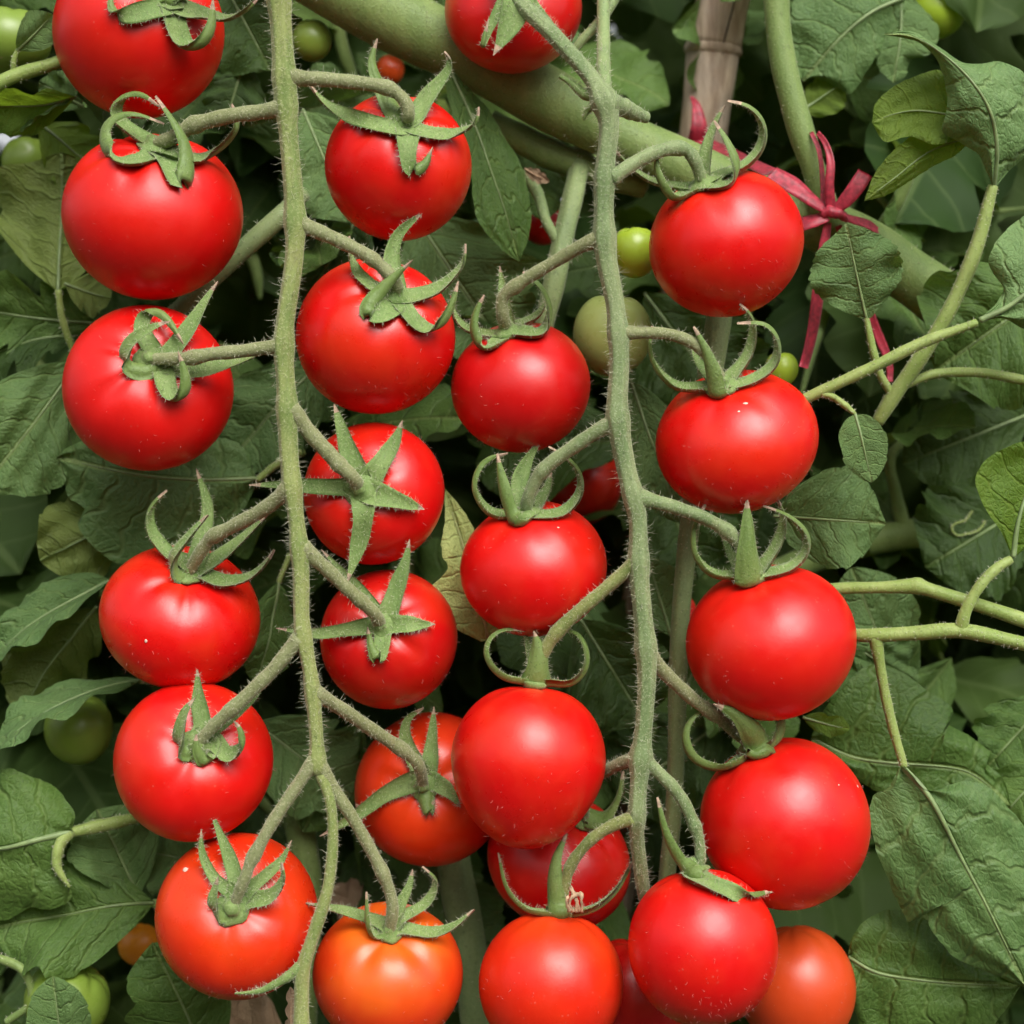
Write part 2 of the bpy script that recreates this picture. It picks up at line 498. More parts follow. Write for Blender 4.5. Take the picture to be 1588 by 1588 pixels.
# ------------------------------------------------------------------ leaf geometry
def leaf_geo(L, W, nu=23, nv=46, lobes=3.0, depth=.30, arch=.5, fold=.15, wave=.08, seed=0, sweep=.7, twist=0., bul=.026, wl=None, wr=None, droop=0.):
    """one leaflet: base at the origin, midrib along +Y, upper side +Z; lobed margin, sunken side veins,
    quilting between them, wavy edge; wl / wr = half widths of the two sides from base to tip instead of lobes"""
    rg = np.random.default_rng(seed + 100)
    v = np.linspace(0, 1, nv)
    vv = np.clip(v, 0, 1)
    env = np.power(np.maximum(vv, 0), .55) * np.power(1 - vv, .72)
    env /= env.max()
    phs = rg.uniform(0, 6.28, 2)
    def side(tab, k_):
        if tab is not None:
            q = spline(np.column_stack([np.linspace(0, 1, len(tab)), tab]), 60)
            fine = (lobes * 4.0 * v + phs[k_]) % 1.0
            return np.maximum(np.interp(v, q[:, 0], q[:, 1]), 0) * (1 - .07 * fine * np.clip(v * 4, 0, 1))
        nt_ = .5 + .5 * np.cos(2 * math.pi * lobes * v + phs[k_])
        fine = (lobes * 2.6 * v + phs[k_]) % 1.0
        return env * (1 - min(depth * 1.7, .66) * nt_ ** 4 * np.clip(v * 5, 0, 1) * (1 - .45 * v) - .07 * fine * np.clip(v * 4, 0, 1))
    sl, sr = side(wl, 0), side(wr, 1)
    u = np.linspace(-1, 1, nu)
    U, VV = np.meshgrid(u, v)
    half = np.where(U < 0, sl[:, None], sr[:, None]) * W / 2
    X = U * half
    aX = np.abs(X)
    Y = VV * L + sweep * aX * (1 - VV) ** .6
    ph1, ph2 = rg.uniform(0, 6.28, 2)
    nvn = 5.5
    wb = .12 * np.sin(9 * U + 7 * VV + ph1) + .1 * np.sin(4 * U - 11 * VV + ph2)
    cell = np.abs(np.sin(math.pi * (nvn * VV + wb + np.where(U > 0, .43, 0)))) ** .8 * (.7 + .3 * np.sin(14 * U + 5 * VV))
    Z = fold * aX
    Z += bul * W * cell * np.clip(np.abs(U) * 3, 0, 1) * (1 - np.abs(U) ** 4)
    Z += wave * W * (np.cos(2 * math.pi * lobes * VV + np.where(U < 0, phs[0], phs[1])) + .6 * np.sin(2 * math.pi * 1.3 * VV + ph1)) * np.abs(U) ** 1.7 * (half / (W / 2))
    k = rg.normal(size=(4, 3))
    for a_, b_, c_ in k:
        Z += .020 * W * np.sin(5 * a_ * X / W * 2 + 6 * b_ * VV + 3 * c_)
    Z -= droop * aX ** 2 / (W / 2)
    if twist:
        t = twist * VV
        X, Z = X * np.cos(t) - Z * np.sin(t), X * np.sin(t) + Z * np.cos(t)
    s = Y / L
    if abs(arch) > 1e-3:
        R = L / arch
        Yb = (R + Z) * np.sin(arch * s)
        Zb = (R + Z) * np.cos(arch * s) - R
    else:
        Yb, Zb = Y, Z
    tip = np.array([Yb[-1, nu // 2], Zb[-1, nu // 2]])
    base = np.array([Yb[0, nu // 2], Zb[0, nu // 2]])
    dlt = tip - base
    ang = math.atan2(dlt[1], dlt[0])
    k = L / np.hypot(*dlt)
    ca, sa = math.cos(-ang), math.sin(-ang)
    Yb, Zb = Yb - base[0], Zb - base[1]
    Y2, Z2 = (Yb * ca - Zb * sa) * k, (Yb * sa + Zb * ca) * k
    V = np.column_stack([X.ravel(), Y2.ravel(), Z2.ravel()])
    uv = np.column_stack([(U * half / W + .5).ravel(), VV.ravel()])
    F = []
    for i in range(nv - 1):
        for j in range(nu - 1):
            F.append((i * nu + j, i * nu + j + 1, (i + 1) * nu + j + 1, (i + 1) * nu + j))
    return V, F, uv

def leaf_frame(B, T, roll):
    yv = nrm(T - B)
    cam_dir = nrm(np.array([0, -DC * S, Z0]) - (B + T) / 2)
    z0 = nrm(cam_dir - yv * cam_dir.dot(yv))
    x0 = np.cross(yv, z0)
    r = math.radians(roll)
    zv = z0 * math.cos(r) + x0 * math.sin(r)
    return np.cross(yv, zv), yv, zv

def blade(parent, origin, b, t, w, roll=0, mat='leaf', name='leaflet', rib=2.6, **kw):
    """leaflet from photo point b to photo point t (both with depth), w pixels wide; roll turns it about its midrib"""
    B, T = P(*b), P(*t)
    k = (DC + (b[2] + t[2]) / 2) / DC
    V, F, uv = leaf_geo(np.linalg.norm(T - B), w * S * k, seed=int(b[0] * 7 + b[1]) % 9973, **kw)
    xv, yv, zv = leaf_frame(B, T, roll)
    V = B + V[:, :1] * xv + V[:, 1:2] * yv + V[:, 2:] * zv
    ob = mesh_obj(name, V, F, M[mat], parent, origin, uv)
    nu = kw.get('nu', 23)
    line = V.reshape(-1, nu, 3)[:, nu // 2]
    n_ = int(len(line) * .86)
    side_ = 1.0 if math.cos(math.radians(roll)) > 0 else -1.0
    c = line[:n_] + zv * side_ * .9 * S
    r = np.linspace(rib, .5, n_) * S * k
    MV, MF = tube_geo(c, r, 8, .03)
    mesh_obj('midrib', MV, MF, M[{'leaf_yellow': 'midrib_yellow', 'leaf_dry': 'dead'}.get(mat, 'midrib')], ob, origin)
    return ob

def shaped(parent, origin, mid, left, right, depth, el=0., er=0., mat='leaf', face=1, rib=3., wave=.05, bul=.02, teeth=2.5, nt=9, name='leaflet', nu=25, nv=56, lobes=2.5):
    """a leaflet whose midrib and two margins follow given curves from base to tip; depth runs along the midrib,
    el / er carry the two margins nearer (-) or farther (+); quilted, wavy, toothed"""
    rg = np.random.default_rng(int(abs(mid[0][0]) * 3 + abs(mid[-1][1])) + 7)
    m = spline(np.array(mid, float), nv)
    lf = spline(np.array(left, float), nv)
    rt = spline(np.array(right, float), nv)
    v = np.linspace(0, 1, nv)
    dd = np.interp(v, np.linspace(0, 1, len(depth)), depth)
    hl, hr = np.linalg.norm(lf - m, axis=1), np.linalg.norm(rt - m, axis=1)
    W = 2 * max(hl.max(), hr.max())
    fade = np.clip(v * 8, 0, 1) * np.clip((1 - v) * 8, 0, 1)
    for ed, h_, ph in ((lf, hl, rg.uniform()), (rt, hr, rg.uniform())):
        saw = ((nt * v + ph + .12 * np.sin(9 * v)) % 1.0)
        ed += (ed - m) / (h_[:, None] + 1e-6) * (teeth * (.5 - saw) * fade)[:, None]
    u = np.linspace(-1, 1, nu)
    U, V_ = np.meshgrid(u, v)
    A = np.abs(U)[..., None]
    E = np.where(U[..., None] < 0, lf[:, None, :], rt[:, None, :])
    XY = m[:, None, :] * (1 - A) + E * A
    H = np.where(U < 0, hl[:, None], hr[:, None])
    ph = rg.uniform(0, 6.28, 6)
    D = dd[:, None] + np.where(U < 0, el, er) * np.abs(U) ** 1.4 * np.clip(V_ * 4, 0, 1) * np.clip((1 - V_) * 4, 0, 1)
    D = D + wave * W * (np.cos(2 * math.pi * lobes * V_ + np.where(U < 0, ph[0], ph[1])) + .5 * np.sin(2 * math.pi * 1.4 * V_ + ph[2])) * np.abs(U) ** 1.7 * H / (W / 2)
    wb = .12 * np.sin(9 * U + 7 * V_ + ph[3]) + .1 * np.sin(4 * U - 11 * V_ + ph[4])
    cell = np.abs(np.sin(math.pi * (5.5 * V_ + wb + np.where(U > 0, .43, 0)))) ** .8 * (.7 + .3 * np.sin(14 * U + 5 * V_))
    D = D - bul * W * cell * np.clip(np.abs(U) * 3, 0, 1) * (1 - np.abs(U) ** 4)
    for a_, b_, c_ in rg.normal(size=(4, 3)):
        D = D + .014 * W * np.sin(5 * a_ * U + 6 * b_ * V_ + 3 * c_)
    k = (DC + D) / DC
    Vx = np.column_stack([((XY[..., 0] - CX) * S * k).ravel(), (D * S).ravel(), (Z0 - (XY[..., 1] - CX) * S * k).ravel()])
    uv = np.column_stack([(U * H / W + .5).ravel(), V_.ravel()])
    F = [(i * nu + j, i * nu + j + 1, (i + 1) * nu + j + 1, (i + 1) * nu + j) for i in range(nv - 1) for j in range(nu - 1)]
    g = Vx.reshape(nv, nu, 3)
    nn = np.cross(g[nv // 2, nu // 2 + 3] - g[nv // 2, nu // 2], g[nv // 2 + 3, nu // 2] - g[nv // 2, nu // 2])
    if nn[1] * face > 0:
        F = [f[::-1] for f in F]
    ob = mesh_obj(name, Vx, F, M[mat], parent, origin, uv)
    line = g[:, nu // 2]
    n_ = int(nv * .88)
    c = line[:n_] + np.array([0, -1.0, 0]) * .9 * S
    MV, MF = tube_geo(c, np.linspace(rib, .5, n_) * S, 8, .03)
    mesh_obj('midrib', MV, MF, M['midrib'], ob, origin)
    return ob

def stalk(parent, origin, pts, rad, name='petiole', mat='petiole', seg=10, ribs=0, n=None, hair=0, hl=(4, 12), rough=.05, flat=1.0):
    n = n or 10 * len(pts)
    c, r = path3(pts, rad, n)
    V, F = tube_geo(c, r, seg, rough, ribs, True, flat)
    o = mesh_obj(name, V, F, M[mat], parent, origin)
    if hair:
        h = tube_hair(c, r, hair, *hl)
        HV, HF = hair_geo(*h, .55 * S)
        ho = mesh_obj('hairs', HV, HF, M['hair'], o, origin)
        ho['kind'] = 'stuff'
    return o

# ------------------------------------------------------------------ ground
def soil_mat():
    m, nt, n, l, p, out = new_mat('soil')
    geo = N(n, 'ShaderNodeNewGeometry')
    f = maprange(n, l, noise(n, l, geo.outputs['Position'], 9, 6, .65), .3, .7)
    g = maprange(n, l, noise(n, l, geo.outputs['Position'], 60, 5, .7), .35, .7)
    c = mixc(n, l, f, (.10, .07, .045), (.20, .145, .10))
    c = mixc(n, l, mathn(n, l, 'MULTIPLY', g, .5), c, (.26, .20, .15))
    l.new(c, p.inputs['Base Color'])
    p.inputs['Roughness'].default_value = .95
    bump(n, l, mathn(n, l, 'ADD', f, g), .8, .03, p.inputs['Normal'])
    return m
gx = np.linspace(-1, 1, 41)
GX, GY = np.meshgrid(np.sign(gx) * np.abs(gx) ** 3 * 150, np.sign(gx) * np.abs(gx) ** 3 * 150)
GZ = .02 * np.sin(GX * 3.1) * np.cos(GY * 2.3) * (np.hypot(GX, GY) < 8)
gf = [(i * 41 + j, i * 41 + j + 1, (i + 1) * 41 + j + 1, (i + 1) * 41 + j) for i in range(40) for j in range(40)]
ground = mesh_obj('ground', np.column_stack([GX.ravel(), GY.ravel(), GZ.ravel()]), gf, soil_mat())
ground['kind'] = 'structure'
ground['label'] = 'brown bare soil under the tomato plants'

# ------------------------------------------------------------------ bamboo stake
def bamboo_mat():
    m, nt, n, l, p, out = new_mat('weathered_bamboo')
    geo = N(n, 'ShaderNodeNewGeometry')
    mp = N(n, 'ShaderNodeMapping')
    mp.inputs['Scale'].default_value = (1, 1, .05)
    l.new(geo.outputs['Position'], mp.inputs[0])
    f = maprange(n, l, noise(n, l, mp.outputs[0], 420, 5, .7), .35, .68)
    g = maprange(n, l, noise(n, l, geo.outputs['Position'], 70, 4, .6), .35, .7)
    c = mixc(n, l, f, (.26, .175, .11), (.50, .385, .27))
    c = mixc(n, l, mathn(n, l, 'MULTIPLY', g, .5), c, (.33, .29, .245))
    l.new(c, p.inputs['Base Color'])
    p.inputs['Roughness'].default_value = .7
    bump(n, l, f, .6, .0006, p.inputs['Normal'])
    return m
M['bamboo'] = bamboo_mat()
M['crack'] = plain_mat('bamboo_crack', (.035, .025, .018), .9, 0, .2)
b0 = P(1090, 330, 620)
stake = empty('bamboo_stake', (b0[0], b0[1], 0), 'weathered grey-brown bamboo stake with a node ring behind the right truss', 'stake')
org = stake.location
top_, node_, bot_ = P(1146, -120, 560), P(1106, 78, 590), P(1084, 260, 610)
ax_ = nrm(node_ - bot_)
gr = bot_ - ax_ * (bot_[2] / ax_[2] + .05)
rb = 41 * S * 1.2
def culm(name, a, b, ra, rb_, n=30, flare=True):
    c = a + (b - a) * np.linspace(0, 1, n)[:, None]
    s = np.linspace(0, 1, n)
    r = ra + (rb_ - ra) * s
    if flare:
        ln = np.linalg.norm(b - a)
        r = r * (1 + .10 * np.exp(-((1 - s) * ln / .004) ** 2) + .05 * np.exp(-(s * ln / .004) ** 2))
    V, F = tube_geo(c, r, 24, .02, 0)
    return mesh_obj(name, V, F, M['bamboo'], stake, org)
culm('internode', gr, node_ - ax_ * .0012, rb * .95, rb * .93, 90)
culm('internode', node_ + ax_ * .0012, top_ + (top_ - node_) * .8, rb * 1.02, rb * 1.0, 40)
c = np.array([node_ - ax_ * .0022, node_ - ax_ * .001, node_, node_ + ax_ * .001, node_ + ax_ * .0022])
V, F = tube_geo(c, np.array([.95, 1.08, 1.11, 1.09, .98]) * rb, 24, .02)
mesh_obj('node_ring', V, F, M['bamboo'], stake, org)
c = spline([P(1152, -60, 518), P(1137, 10, 524), P(1124, 60, 538), P(1120, 86, 546)], 20)
V, F = tube_geo(c, np.linspace(2.2, 1.6, 20) * S, 6, .1)
mesh_obj('crack', V, F, M['crack'], stake, org)

# ------------------------------------------------------------------ vines (the living stems behind the trusses)
def vine(label, pts, rad, mat='vine', hair=0, name='vine_stem', ribs=0, n=60, hl=(4, 12)):
    o0 = P(*pts[-1])
    e = empty(name, o0, label, 'vine stem')
    stalk(e, o0, pts, rad, 'stem', mat, 18, ribs, n, hair, hl, .035)
    return e
vine('thick smooth green vine slanting across the top behind both trusses',
     [(380, -110, 240), (520, -22, 250), (640, 42, 258), (760, 105, 262), (860, 160, 266), (960, 212, 270), (1080, 268, 275), (1200, 318, 285), (1330, 378, 300), (1410, 428, 310), (1480, 478, 320), (1590, 570, 330)],
     [58, 50, 51, 45, 47, 40, 42, 39, 44, 43, 47, 46], 'vine', 22, n=110, hl=(5, 14))
vine('dark green vine lying just under the thick slanting vine', [(760, 190, 330), (840, 232, 320), (925, 268, 315), (1000, 290, 330)], [20, 24, 22, 18])
vine('upright green vine right of the bamboo stake, tied by the pink ribbon',
     [(1212, -140, 235), (1204, -10, 230), (1214, 90, 226), (1238, 190, 222), (1262, 262, 220), (1282, 330, 236), (1300, 362, 275), (1325, 385, 310)], [22, 20, 20, 21, 19, 23, 24, 22], 'vine', 18, n=80, hl=(3, 8))
vine('pale green ribbed stem running behind the tomatoes of the right truss',
     [(1140, 330, 230), (1120, 470, 215), (1104, 570, 200), (1085, 700, 180), (1066, 850, 165), (1056, 960, 160), (1052, 1060, 160), (1046, 1240, 170), (1030, 1420, 200), (1020, 1650, 230)], [19, 19, 19, 16, 15, 14, 14, 13, 13, 13], 'vine_pale', 25, ribs=5, n=110, hl=(4, 10))
vine('smooth green stem slanting down behind the topmost left tomatoes', [(470, 300, 220), (432, 338, 190), (380, 385, 180), (320, 440, 180), (265, 490, 190), (180, 560, 240), (60, 640, 340)], [13, 15, 15, 14, 13, 12, 10], 'vine_pale', 25)
vine('dim green stem low behind the left truss fork', [(452, 1150, 420), (456, 1230, 400), (468, 1300, 390), (480, 1400, 390), (470, 1640, 420)], [20, 22, 22, 20, 18], 'vine', 15)
vine('ribbed green stem standing behind the orange tomato', [(690, 1240, 420), (708, 1360, 380), (724, 1450, 370), (736, 1540, 370), (744, 1680, 380)], [22, 26, 27, 25, 22], 'vine_pale', 12, ribs=7)
vine('thick dim green stem crossing behind the right-hand leaves', [(1180, 900, 560), (1270, 862, 560), (1350, 838, 555), (1430, 826, 560), (1520, 820, 580), (1640, 800, 620)], [22, 23, 23, 23, 22, 20])
vine('curling dim green stalk rising from the thick dim stem', [(1402, 822, 555), (1388, 760, 545), (1380, 715, 545), (1398, 688, 550), (1436, 680, 560)], [13, 9, 8, 7, 5], n=40)
vine('smooth green stalk with a knob-like node entering from the right edge', [(1240, 918, 120), (1310, 912, 95), (1370, 911, 80), (1412, 909, 72), (1424, 909, 70), (1440, 914, 68), (1510, 936, 55), (1600, 966, 40), (1680, 992, 30)], [9, 9, 9.5, 12, 14, 11, 11, 12, 12], 'petiole', 18, n=90, hl=(2, 6))
vine('upright thin green stem above the right truss joint', [(938, -90, 130), (936, 0, 110), (936, 60, 60), (936, 110, -20), (938, 152, -72)], [11, 10, 10, 11, 12], 'vine_pale', 40)
vine('thin forked green stalk above the right truss', [(985, -60, 150), (940, 20, 130), (905, 60, 125), (880, 90, 130)], [8, 8, 7, 5], 'vine_pale', 30)
vine('broad green stalk left of the right truss, behind its left pedicel', [(905, 230, 330), (890, 300, 270), (872, 380, 240), (862, 430, 225), (846, 500, 230), (835, 560, 260)], [16, 16, 16, 17, 15, 12], 'vine_pale', 20, ribs=5)
vine('thin green stalk joining the broad stalk left of the right truss', [(815, 268, 300), (834, 300, 280), (848, 345, 255), (868, 378, 235)], [10, 9, 8, 9], 'vine_pale', 15)
vine('green stalk at the upper left edge behind the topmost tomato', [(-60, 160, 120), (0, 128, 125), (30, 115, 130), (92, 96, 150), (180, 60, 220)], [12, 11, 11, 10, 9], 'petiole', 25)
vine('thin drooping green stalk low at the left edge', [(-20, 1480, 160), (30, 1500, 150), (48, 1530, 150), (44, 1560, 155), (10, 1585, 160)], [7, 7, 6, 6, 6], 'vine', 15)

# ------------------------------------------------------------------ prominent leaves
def leaf_thing(label, blades, stalks=(), group=None):
    o0 = P(*(stalks[0][0][0] if stalks else (*blades[0]['mid'][0], blades[0]['depth'][0]) if isinstance(blades[0], dict) else blades[0][0]))
    e = empty('tomato_leaf', o0, label, 'leaf', group)
    for b in blades:
        if isinstance(b, dict):
            shaped(e, o0, **b)
            continue
        kw = dict(b[4]) if len(b) > 4 else {}
        blade(e, o0, b[0], b[1], b[2], b[3], **kw)
    for s in stalks:
        stalk(e, o0, s[0], s[1], 'petiole', s[2] if len(s) > 2 else 'petiole', 10, 4, None, 45, (3, 8))
    return e
G, K, BR, Y = 'leaf_grey', 'leaf_dark', 'leaf_bright', 'leaf_yellow'

M['midrib'] = plain_mat('midrib_green', (.17, .24, .085), .5, .15, .2)
M['midrib_yellow'] = plain_mat('midrib_yellow', (.42, .44, .19), .5, .1, .2)
M['leaf_light'] = leaf_mat('leaf_light_green', (.105, .195, .058), (.155, .255, .085), (.22, .29, .08), (.27, .36, .12), rough=.5, sheen=.10, transl=.25)
# left side
leaf_thing('pale-backed leaf left of the second tomato of the left truss',
    [((90, 452, 250), (96, 236, 285), 250, 172, dict(mat='leaf', lobes=1.5, depth=.12, arch=.4)),
     ((100, 440, 245), (172, 462, 250), 75, 165, dict(mat='leaf', depth=.2))],
    [([(120, 560, 290), (98, 500, 265), (90, 450, 250)], [6, 6, 5])])
leaf_thing('dark veined leaf at the left edge beside the third tomato',
    [((150, 500, 330), (-70, 470, 300), 150, -20, dict(mat='leaf', arch=.7, wave=.08)), ((120, 520, 330), (-40, 560, 320), 110, 30, dict(mat=K, arch=.5))])
leaf_thing('broad grey-green leaf at the left edge below the third tomato',
    [((120, 560, 260), (-30, 760, 200), 190, -10, dict(mat=G, lobes=2.2, depth=.12, arch=.45, fold=.1))])
leaf_thing('large matte leaf spread beneath the third tomato of the left truss',
    [dict(mid=[(398, 742), (300, 744), (200, 734), (88, 709)],
          left=[(396, 736), (376, 692), (312, 672), (230, 664), (160, 674), (112, 690), (88, 708)],
          right=[(398, 750), (374, 794), (320, 832), (250, 862), (186, 874), (146, 848), (120, 815), (134, 793), (106, 770), (99, 740), (88, 711)],
          depth=[232, 205, 200, 215], el=24, er=18, mat=G, rib=3, wave=.04, bul=.018)],
    [([(470, 700, 290), (430, 720, 260), (398, 745, 232)], [7, 6, 5])])
leaf_thing('pale underside of a folded leaf left of the fourth tomato',
    [((215, 790, 262), (62, 870, 245), 150, 168, dict(mat='leaf', lobes=1.5, depth=.1, arch=.3, fold=.05))])
leaf_thing('rolled dull leaf at the left edge level with the fourth tomato',
    [((172, 900, 250), (-14, 1028, 200), 95, 42, dict(mat=G, depth=.12, arch=.6, fold=.5)),
     ((150, 940, 270), (30, 1110, 285), 150, 150, dict(mat=K, depth=.1, arch=.4))])
leaf_thing('arched leaf with lit rim shading the green tomato at lower left',
    [((218, 1056, 235), (-20, 1178, 120), 120, 62, dict(mat=G, depth=.10, arch=.9, fold=.25, wave=.07))],
    [([(268, 1062, 270), (240, 1056, 250), (216, 1056, 236)], [5, 5, 4])])
leaf_thing('big green leaf on a pale stalk at the lower left edge',
    [dict(mid=[(112, 1290), (60, 1302), (0, 1316), (-70, 1315), (-130, 1300)],
          left=[(112, 1284), (116, 1262), (98, 1235), (78, 1215), (52, 1206), (22, 1193), (-4, 1194), (-50, 1205), (-105, 1250), (-130, 1300)],
          right=[(110, 1296), (98, 1330), (96, 1356), (112, 1390), (78, 1411), (48, 1406), (22, 1422), (-4, 1427), (-60, 1420), (-112, 1370), (-130, 1300)],
          depth=[150, 128, 120, 110, 105], el=30, er=24, rib=6, wave=.05, bul=.022)],
    [([(250, 1262, 235), (205, 1270, 190), (150, 1282, 165), (112, 1290, 150)], [7, 9, 11, 8]), ([(110, 1290, 146), (92, 1312, 128), (89, 1345, 122), (108, 1376, 120)], [8, 9, 7, 2])])
leaf_thing('drooping crinkled leaf below the big lower left leaf',
    [((240, 1400, 215), (-10, 1440, 185), 205, 12, dict(mat='leaf', lobes=2, depth=.14, arch=.6, wave=.07)),
     ((215, 1390, 225), (150, 1255, 215), 150, 10, dict(mat=G, lobes=1.5, depth=.1, arch=.3))],
    [([(300, 1430, 280), (262, 1412, 240), (238, 1400, 216)], [6, 7, 7])])
leaf_thing('dark leaf at the bottom edge under the lowest left tomato',
    [((330, 1660, 225), (236, 1462, 190), 175, 6, dict(mat='leaf', lobes=2, depth=.14, arch=.4))])
leaf_thing('small pointed leaf in front of the green tomato at the bottom left',
    [((100, 1660, 120), (82, 1514, 95), 105, 0, dict(mat=G, depth=.06, lobes=1, arch=.3))])
leaf_thing('rounded dull leaf between the fifth and lowest left tomatoes',
    [((330, 1340, 270), (224, 1320, 255), 125, 0, dict(mat=G, depth=.05, lobes=1, arch=.4))])
leaf_thing('narrow dark leaf hanging just left of the left truss stem',
    [((432, 902, 215), (398, 1062, 205), 92, -25, dict(mat='leaf', depth=.08, lobes=1.5, arch=.5))],
    [([(450, 860, 240), (440, 884, 225), (432, 904, 215)], [5, 4, 4])])
leaf_thing('dark dull leaf behind the stem of the left truss, mid height',
    [((500, 560, 330), (350, 720, 300), 170, 10, dict(mat=G, depth=.2, arch=.4))])
leaf_thing('wide dim leaf behind the left truss below its upper right tomato',
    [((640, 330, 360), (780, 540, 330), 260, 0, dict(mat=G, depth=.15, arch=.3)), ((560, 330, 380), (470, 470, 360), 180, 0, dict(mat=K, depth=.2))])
leaf_thing('dim leaf with fine veins between left truss stem and its upper right tomato',
    [((470, 170, 300), (545, 345, 280), 150, 0, dict(mat=G, depth=.15, arch=.3))])
leaf_thing('long glossy two-toned leaf right of the upper right tomato of the left truss',
    [dict(mid=[(700, 112), (735, 190), (760, 260), (784, 330), (805, 406)], left=[(696, 116), (692, 140), (706, 187), (724, 238), (731, 275), (733, 306), (741, 342), (760, 368), (784, 392), (805, 406)],
          right=[(704, 112), (740, 150), (760, 173), (782, 212), (806, 250), (816, 282), (824, 335), (818, 374), (805, 406)], depth=[215, 190, 182, 186, 205], el=-16, er=34, rib=2.5, wave=.025, bul=.014, teeth=1.2)])
leaf_thing('yellowing curled leaf between the two trusses',
    [((757, 992, 150), (690, 758, 140), 185, 14, dict(mat=Y, arch=.35, fold=.25, wave=.05, sweep=.0, wl=[.12, .42, .70, .95, .98, .42, .44, .36, .2, .1, .0], wr=[.1, .3, .4, .4, .35, .35, .3, .25, .2, .12, .0]))])
leaf_thing('bright green leaf flap at the upper left edge',
    [((118, 150, 165), (-60, 165, 120), 95, -40, dict(mat=BR, depth=.1, arch=.6, fold=.3)), ((112, 152, 160), (32, 205, 150), 40, 60, dict(mat=K, depth=.05, arch=.3, fold=.5))])
leaf_thing('small grey leaf over the green tomato at the upper left edge',
    [((26, 78, 120), (82, 22, 110), 62, 12, dict(mat=G, depth=.06, lobes=1, arch=.5))],
    [([(20, 112, 128), (22, 92, 122), (28, 76, 120)], [4, 4, 3])])
leaf_thing('veined leaf tucked behind the topmost left tomato',
    [((130, 165, 260), (60, 128, 240), 70, 0, dict(mat=G, depth=.1)), ((60, 190, 300), (150, 260, 290), 120, 160, dict(mat=BR, depth=.1))])
leaf_thing('dark leaf behind the top of the left truss stem',
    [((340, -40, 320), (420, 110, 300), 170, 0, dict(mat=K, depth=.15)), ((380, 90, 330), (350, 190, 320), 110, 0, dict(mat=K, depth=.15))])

# between the trusses and right
leaf_thing('grey-green leaf behind the right truss stem, beside its second right tomato',
    [((978, 590, 260), (1058, 812, 235), 115, 10, dict(mat=G, depth=.06, lobes=1, arch=.3))])
leaf_thing('rounded dim leaf behind the lower middle of the right truss stem',
    [((1040, 985, 265), (1004, 862, 250), 85, 0, dict(mat=G, depth=.04, lobes=1, arch=.4)), ((900, 960, 330), (1000, 1120, 320), 190, 0, dict(mat=K, depth=.15))])
leaf_thing('large drooping light green leaf curled over at the upper right',
    [dict(mid=[(1541, 290), (1546, 230), (1535, 172), (1505, 124), (1462, 84), (1415, 56), (1371, 53)],
          left=[(1539, 290), (1531, 269), (1517, 240), (1490, 222), (1461, 203), (1468, 172), (1468, 146), (1461, 112), (1448, 86), (1420, 64), (1371, 54)],
          right=[(1545, 290), (1566, 264), (1600, 230), (1612, 180), (1590, 118), (1572, 103), (1548, 95), (1520, 99), (1493, 97), (1458, 74), (1415, 49), (1371, 52)],
          depth=[70, 34, 14, 10, 24, 46, 60], el=46, er=40, mat='leaf_light', rib=4, wave=.05, bul=.045, teeth=1.5, lobes=3.2),
     dict(mid=[(1496, 182), (1430, 172), (1390, 176), (1352, 190)], left=[(1492, 150), (1461, 110), (1420, 118), (1385, 135), (1358, 160), (1352, 190)],
          right=[(1496, 214), (1450, 224), (1415, 212), (1398, 214), (1371, 219), (1352, 190)], depth=[84, 92, 98, 100], el=10, er=-14, mat=BR, face=-1, rib=2, teeth=1, bul=.012),
     dict(mid=[(1500, 212), (1440, 236), (1390, 274), (1340, 312)], left=[(1496, 200), (1430, 204), (1396, 224), (1372, 248), (1355, 272), (1340, 312)],
          right=[(1500, 224), (1480, 242), (1449, 257), (1408, 283), (1374, 303), (1340, 312)], depth=[88, 104, 108, 104], el=-8, er=14, mat=BR, face=-1, rib=2, teeth=1, bul=.012)],
    [([(1360, 655, 130), (1382, 620, 120), (1430, 550, 105), (1478, 470, 90), (1515, 380, 78), (1540, 288, 70)], [10, 12, 12, 11, 11, 8])])
leaf_thing('large grey-green leaf hanging at the top right behind the light leaf',
    [dict(mid=[(1402, -4), (1350, 20), (1300, 62), (1245, 126)], left=[(1392, -34), (1330, -44), (1270, -30), (1232, 0), (1226, 50), (1232, 100), (1245, 126)],
          right=[(1405, 16), (1386, 58), (1362, 85), (1347, 106), (1334, 127), (1320, 144), (1298, 136), (1264, 121), (1245, 127)],
          depth=[350, 330, 325, 340], el=30, er=22, mat=G, rib=4, wave=.06, bul=.022),
     dict(mid=[(1398, 0), (1396, 60), (1385, 129)], left=[(1384, 5), (1365, 40), (1359, 76), (1363, 106), (1385, 129)], right=[(1420, 0), (1456, 45), (1440, 85), (1413, 92), (1404, 118), (1385, 129)],
          depth=[352, 340, 345], el=14, er=18, mat=G, rib=3, wave=.05),
     ((1240, 172, 345), (1308, 128, 350), 70, 165, dict(mat=BR, depth=.05))])
leaf_thing('small oval leaf standing below the pink ribbon bow',
    [((1344, 494, 110), (1312, 346, 95), 150, -4, dict(mat=G, arch=.3, fold=.08, bul=.006, sweep=.05, wl=[.1, .5, .85, .97, .96, .8, .5, 0.], wr=[.1, .5, .85, .97, .98, .82, .5, 0.]))],
    [([(1380, 608, 118), (1364, 578, 114), (1352, 535, 112), (1344, 494, 110)], [6, 6, 6, 4])])
